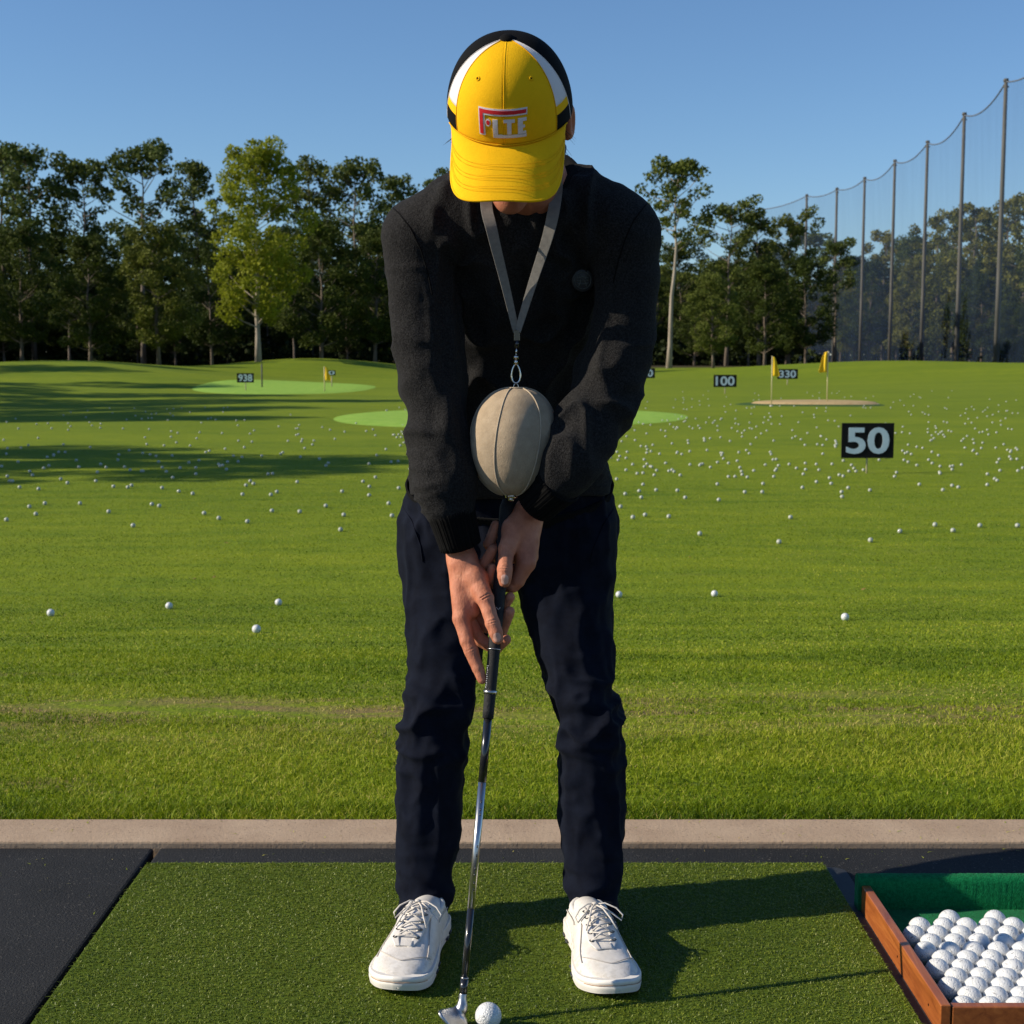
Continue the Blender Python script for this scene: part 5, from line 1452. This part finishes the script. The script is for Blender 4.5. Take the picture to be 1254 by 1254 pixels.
# small teardrop
def disc(mb, cx, cy, r, off, n=18, sy=1.15):
    mb.fan([onlogo(cx*U+r*U*math.cos(t), cy*U+r*U*sy*math.sin(t), off) for t in np.linspace(0, 2*PI, n, endpoint=False)])
    mb.grid([[onlogo(cx*U+r*U*math.cos(t), cy*U+r*U*sy*math.sin(t), off) for t in np.linspace(0, 2*PI, n)], [onlogo(cx*U+r*U*math.cos(t), cy*U+r*U*sy*math.sin(t), 0) for t in np.linspace(0, 2*PI, n)]])
disc(wr, -17.8, 0.8, 3.2, .0016); disc(rd_, -17.8, .8, 2.1, .0023)
for (x0, y0, x1, y1) in ((-12, -14, -6.2, 4.5), (-12, -14, -1, -10.8), (1.0, 1.6, 14, 4.8), (5.0, -10.2, 10.0, 4.8), (-1, -14, 28, -11.2),
                         (17.8, -10.0, 23.5, 5.0), (17.8, 2.2, 28.0, 5.4), (17.8, -4.4, 26.0, -1.8), (17.8, -10.6, 27.5, -8.2)):
    bar(wr, x0*U, y0*U, x1*U, y1*U, .0017+.0001*random.random(), 0, 8)
cpart(wr, 'white_lettering', M_wle, smooth=False); cpart(rd_, 'red_emblem', M_red, smooth=False)
# ------------------------------------------------------------------ golf club
M_grip = fab('rubber grip', (.012, .012, .013), (.020, .020, .021), rough=.6, weave=700, sheen=.05, bs=.6)
M_steel = simple('brushed steel', (.50, .48, .47), (.62, .60, .58), rough=.28, metal=1, scale=8, stretch=(1, 1, .1))
M_shb = simple('black shaft', (.010, .010, .012), (.016, .016, .018), rough=.22, scale=5, coat=.6)
M_head = simple('satin club head', (.42, .42, .43), (.55, .55, .56), rough=.34, metal=1, scale=30, bs=.1, bscale=600, bdist=.0004)
HEEL = bot.copy(); HEEL[2] = .0
CL = np.linalg.norm(bot-top)
def s_at(py):        # distance along the club where it crosses a picture row
    lo, hi = 0, CL
    for _ in range(30):
        m_ = (lo+hi)/2; q = cp(m_); zc = q[1]*math.cos(PITCH)-(q[2]-CAMH)*math.sin(PITCH); yc = q[1]*math.sin(PITCH)+(q[2]-CAMH)*math.cos(PITCH)
        if CY-FPX*yc/zc < py: lo = m_
        else: hi = m_
    return lo
club = empty('golf_club', (bot[0], bot[1], .02)); tag(club, 'steel shafted golf iron with black grip held by the golfer, its head beside the ball', 'golf club')
cinv = Matrix.Translation(-Vector(club.location))
def gp(mb, name, mat, parent=club, smooth=True):
    o = mb.build(name, mat, parent, smooth)
    if parent is club: o.matrix_parent_inverse = cinv
    return o
g0, g1 = 0, s_at(880)
gr_n = 30
m = MB(); m.tube([cp(g0+(g1-g0)*i/gr_n) for i in range(gr_n+1)], [.0085 if i == 0 else .0125-.0030*i/gr_n for i in range(gr_n+1)], 20); grip = gp(m, 'grip', M_grip)
m = MB(); m.tube([cp(s_at(846)), cp(s_at(850))], [.0119, .0118], 20); gp(m, 'grip_band', M_steel, grip)
m = MB(); sA = s_at(795); m.tube([cp(sA), cp(sA+.0015)], [.01235, .0123], 20); gp(m, 'grip_ring', M_steel, grip)
# pale printed specks down the side of the grip
e1 = np.cross(ax, [0, 1.0, 0]); e1 /= np.linalg.norm(e1); e2 = np.cross(ax, e1); e2 = e2 if e2[1] < 0 else -e2
m = MB()
for i, py in enumerate(np.linspace(816, 842, 11)):
    c = cp(s_at(py)); d_ = (e2*.75-abs(1)*np.array([.66, 0, 0])); d_ = d_-ax*d_.dot(ax); d_ /= np.linalg.norm(d_)
    t_ = np.cross(ax, d_); r_ = .01215
    for k in ((-1, 1), (0, 1), (-1, 0))[i % 3]: m.tube([c+d_*r_+t_*.0009*k, c+d_*r_+t_*.0009*k+ax*.0016], .0004, 4)
for py in (745, 762):
    c = cp(s_at(py)); m.tube([c+e2*.0131+e1*(-.003), c+e2*.0133+e1*.001+ax*.004, c+e2*.0130+e1*.004], .0005, 4)
gp(m, 'grip_lettering', M_wle, grip)
m = MB(); z1 = s_at(958); m.tube([cp(g1-.004), cp(z1)], [.0072, .0069], 16); gp(m, 'upper_shaft', M_shb)
m = MB(); z2 = s_at(1113); m.tube([cp(z1), cp(z2)], [.0068, .0058], 16); gp(m, 'shaft', M_steel)
m = MB()
for py in (980, 990, 996, 1035, 1046, 1062, 1070, 1080, 1088):
    c = cp(s_at(py)); m.tube([c+e2*.0062+e1*.0015, c+e2*.0062+e1*.0015+ax*.004], .0012, 5)
gp(m, 'shaft_print', M_shb)
m = MB(); z3 = s_at(1197); m.tube([cp(z2), cp(z3)], [.0060, .0056], 16); gp(m, 'shaft_tip', M_shb)
m = MB(); m.tube([cp(z3), cp(z3+.0018)], [.0066, .0066], 16); gp(m, 'ferrule_ring', M_steel)
m = MB(); m.tube([cp(z3+.0018), cp(s_at(1219))], [.0064, .0068], 16); gp(m, 'ferrule', M_shb)
# head: hosel blending into a lofted blade that points at the camera
hf3 = Field((HEEL[0]-.09, HEEL[1]-.115, .015), (HEEL[0]+.03, HEEL[1]+.03, .11), .0013)
hs = cp(s_at(1219)); he = bot+ax*.022; lie = np.array([0, -1.0, 0])
ground_z = .022
loft = R(40); upv = np.array([-math.sin(loft), 0, math.cos(loft)]); nv = np.array([math.cos(loft), 0, math.sin(loft)])
sl, X, Y, Z = hf3.sub(hf3.lo, hf3.lo+hf3.h*(hf3.n-1))
O = np.array([HEEL[0]+.006, HEEL[1]-.002, ground_z+.002])
px_, py_, pz_ = X-O[0], Y-O[1], Z-O[2]
a_ = px_*lie[0]+py_*lie[1]+pz_*lie[2]; b_ = px_*upv[0]+py_*upv[1]+pz_*upv[2]; c2 = px_*nv[0]+py_*nv[1]+pz_*nv[2]
topl = .034+.036*np.clip(a_/.075, 0, 1)**1.3; 
def rnd(a_, b_):
    ca = .041; ra = .041; cb = topl/2; rb = topl/2
    return ((np.abs((a_-ca)/ra)**3.2+np.abs((b_-cb)/rb)**3.2)**(1/3.2)-1)*.024
thk = .0026+.0050*np.clip(1-b_/.028, 0, 1)
d_ = np.maximum(rnd(a_, b_), np.abs(c2+thk*.6)-thk)
hf3.combine(sl, d_.astype(np.float32), .002)
hf3.cone(hs, he, .0070, .0068, .004); hf3.cone(he, O+lie*.010+upv*.012-nv*.003, .0066, .0046, .012)
v_, q_ = hf3.nets(); v_ = relax(v_, q_, 3, .5)
head = link('club_head', mesh('club_head', v_, q_, True, [M_head]), club); head.matrix_parent_inverse = cinv
m = MB()
for i in range(0):
    bb = .007+.0042*i; aa0, aa1 = .014, .058; p0 = O+lie*aa0+upv*bb+nv*.0011; p1 = O+lie*aa1+upv*bb+nv*.0011; m.tube([p0, p1], .0004, 4)


# ------------------------------------------------------------------ ball trainer hanging from the neck
M_tb = simple('taupe fabric', (.27, .215, .155), (.35, .285, .215), rough=.88, scale=45, bs=.5, bscale=900, bdist=.0012, spec=.2, sheen=.15) if False else fab('taupe fabric', (.33, .25, .165), (.42, .325, .22), rough=.88, weave=900, nscale=40, sheen=.1, bs=.6, bd=.0012, tint=(1, .95, .9))
M_pip = fab('piping', (.40, .32, .225), (.48, .39, .28), rough=.8, weave=1200, sheen=.05)
M_lan = fab('grey webbing', (.19, .178, .16), (.25, .235, .21), rough=.75, weave=1400, nscale=90, sheen=.05, bs=.6, bd=.0008)
M_met = simple('bright metal', (.72, .68, .62), (.82, .78, .72), rough=.22, metal=1)
BY = 2.475
bc = at(629, 541, BY); rx = 54/FPX*BY; rz = 66/FPX*BY
tnr = empty('swing_ball', tuple(bc)); tag(tnr, 'taupe panelled training ball hanging on a grey lanyard, squeezed between the golfer\'s forearms', 'training ball')
def tpart(mb, name, mat, parent=None, smooth=True):
    o = mb.build(name, mat, parent or tnr, smooth)
    if parent is None: o.matrix_parent_inverse = Matrix.Translation(-Vector(bc))
    return o
def tb(th, ph, off=0):        # th from the top, ph azimuth (0 = to the camera)
    z = math.cos(th); s = math.sin(th)**.92 if th < PI/2 else math.sin(th)**.76
    k = 1+.018*math.cos(6*ph)*math.sin(th)**2
    r_ = (rx*k+off)*s*(1-.05*z*-1*0)
    x = r_*math.sin(ph); y = -r_*math.cos(ph)*1.0; zz_ = (rz+off)*z+.006*math.sin(th)
    if z < 0: x *= 1-.05*(-z)**1.6*1; y *= 1-.04*(-z)**1.5
    x += .004*z
    n_ = fbm(np.array([[x*40, y*40, zz_*40]]), 5, 2)[0]-.5
    f_ = 1+.018*n_
    return bc+np.array([x*f_, y*f_, zz_*f_])
m = MB(); m.grid([[tb(max(1e-3, PI*i/60), 2*PI*j/72) for j in range(72)] for i in range(61)], wrap=True); tball = tpart(m, 'ball_cover', M_tb)
for k_ in range(6):
    ph = R(-24)+k_*PI/3
    m = MB(); m.tube([tb(t, ph+.05*math.sin(t*2), .0006) for t in np.linspace(.22, PI-.12, 50)], .0013, 7); tpart(m, 'seam_piping', M_pip, tball)
m = MB(); m.tube([tb(.22, p, .0010) for p in np.linspace(0, 2*PI, 40)], .0013, 6, caps=False); tpart(m, 'top_piping', M_pip, tball)
vb = tb(PI-.001, 0); m = MB(); m.tube([vb+[0, 0, .004], vb+[0, 0, -.003], vb+[0, 0, -.004]], [.011, .011, .008], 18); m.tube([vb+[0, 0, -.003], vb+[0, 0, -.009]], [.006, .005], 14); tpart(m, 'valve', M_met)
# snap hook and swivel
tp_ = tb(.001, 0); KX = tp_.copy(); m = MB()
m.tube([tp_+[.004*math.cos(t), 0, .001+.006*math.sin(t)] for t in np.linspace(-.3, PI+.3, 12)], .0009, 6)
h0 = tp_+[0, -.001, .008]
oval = lambda t: h0+np.array([.0095*math.sin(t)*(1.0-.45*(1-math.cos(t))/2), 0, .016*(1-math.cos(t))])
m.tube([oval(t) for t in np.linspace(0, 2*PI, 26)], .0016, 8, caps=False)
m.tube([h0+[0, 0, .031], h0+[0, 0, .040]], [.0035, .0028], 10); m.tube([h0+[0, 0, .041], h0+[0, 0, .047]], [.0045, .0035], 10)
m.tube([h0+[0, 0, .047], h0+[.001, 0, .060]], .0013, 8)
tpart(m, 'snap_hook', M_met)
cr = h0+np.array([.001, 0, .060])
m = MB(); m.tube([cr, cr+[.001, 0, .012]], [.0030, .0034], 10); tpart(m, 'swivel', M_blk if False else M_shb)
m = MB(); m.box(tuple(cr+[-.0045, -.003, .011]), tuple(cr+[.0055, .003, .030])); o = tpart(m, 'crimp', M_shb, smooth=False); bevel(o, .001)
# the two straps rise over the collar and go round the neck
apex = cr+np.array([.0005, 0, .026])
def strap(pts, w0, w1, name, twist0=0.0, twist1=0.0):
    P = np.array(pts, float)
    from mathutils.geometry import interpolate_bezier
    # catmull-rom
    Q_ = []
    for i in range(len(P)-1):
        p0 = P[max(i-1, 0)]; p1 = P[i]; p2 = P[i+1]; p3 = P[min(i+2, len(P)-1)]
        for t in np.linspace(0, 1, 12, endpoint=False):
            Q_.append(.5*((2*p1)+(-p0+p2)*t+(2*p0-5*p1+4*p2-p3)*t*t+(-p0+3*p1-3*p2+p3)*t**3))
    Q_.append(P[-1]); Q_ = np.array(Q_); n_ = len(Q_); T = np.gradient(Q_, axis=0); T /= np.linalg.norm(T, axis=1)[:, None]
    G = []; nc = at(648, 226, 2.52)
    for i in range(n_):
        u = i/(n_-1); outw = Q_[i]-nc; outw[2] *= .2; outw = outw/np.linalg.norm(outw) if u > .72 else np.array([0, -1.0, 0])*(1-max(0, (u-.5)/.22))+outw/np.linalg.norm(outw)*max(0, (u-.5)/.22)
        side = np.cross(T[i], outw); side /= np.linalg.norm(side); ang = twist0*(1-u)**2+twist1*u
        nn_ = np.cross(side, T[i]); side = side*math.cos(ang)+nn_*math.sin(ang)
        w_ = w0+(w1-w0)*min(1, u*3.0)
        G.append([Q_[i]-side*w_/2, Q_[i]-side*w_*.47, Q_[i]+side*w_*.47, Q_[i]+side*w_/2])
    m = MB(); m.grid(G); o = tpart(m, name, M_lan); s = o.modifiers.new('s', 'SOLIDIFY'); s.thickness = .0016; s.offset = 0
    return Q_
nape = at(650, 214, 2.52)
for nm, mid1, mid2, sd in (('l', (603, 285), (596, 244), -1), ('r', (672, 285), (681, 238), 1)):
    a = apex.copy(); b = at(mid1[0], mid1[1], 2.405 if True else 0); c = at(mid2[0], mid2[1], 2.418)
    d = np.array(at(648+sd*34, 205, 2.415)); e = np.array(at(645+sd*44, 172, 2.46)); f = nape+np.array([sd*.050, .060, .062])
    strap([a+[sd*.001, -.001*sd, 0], (a+b)/2, b, c, d, e, f, nape+np.array([0, .078, .062])], .011, .0195, 'lanyard_strap', twist0=R(20)*sd, twist1=0)
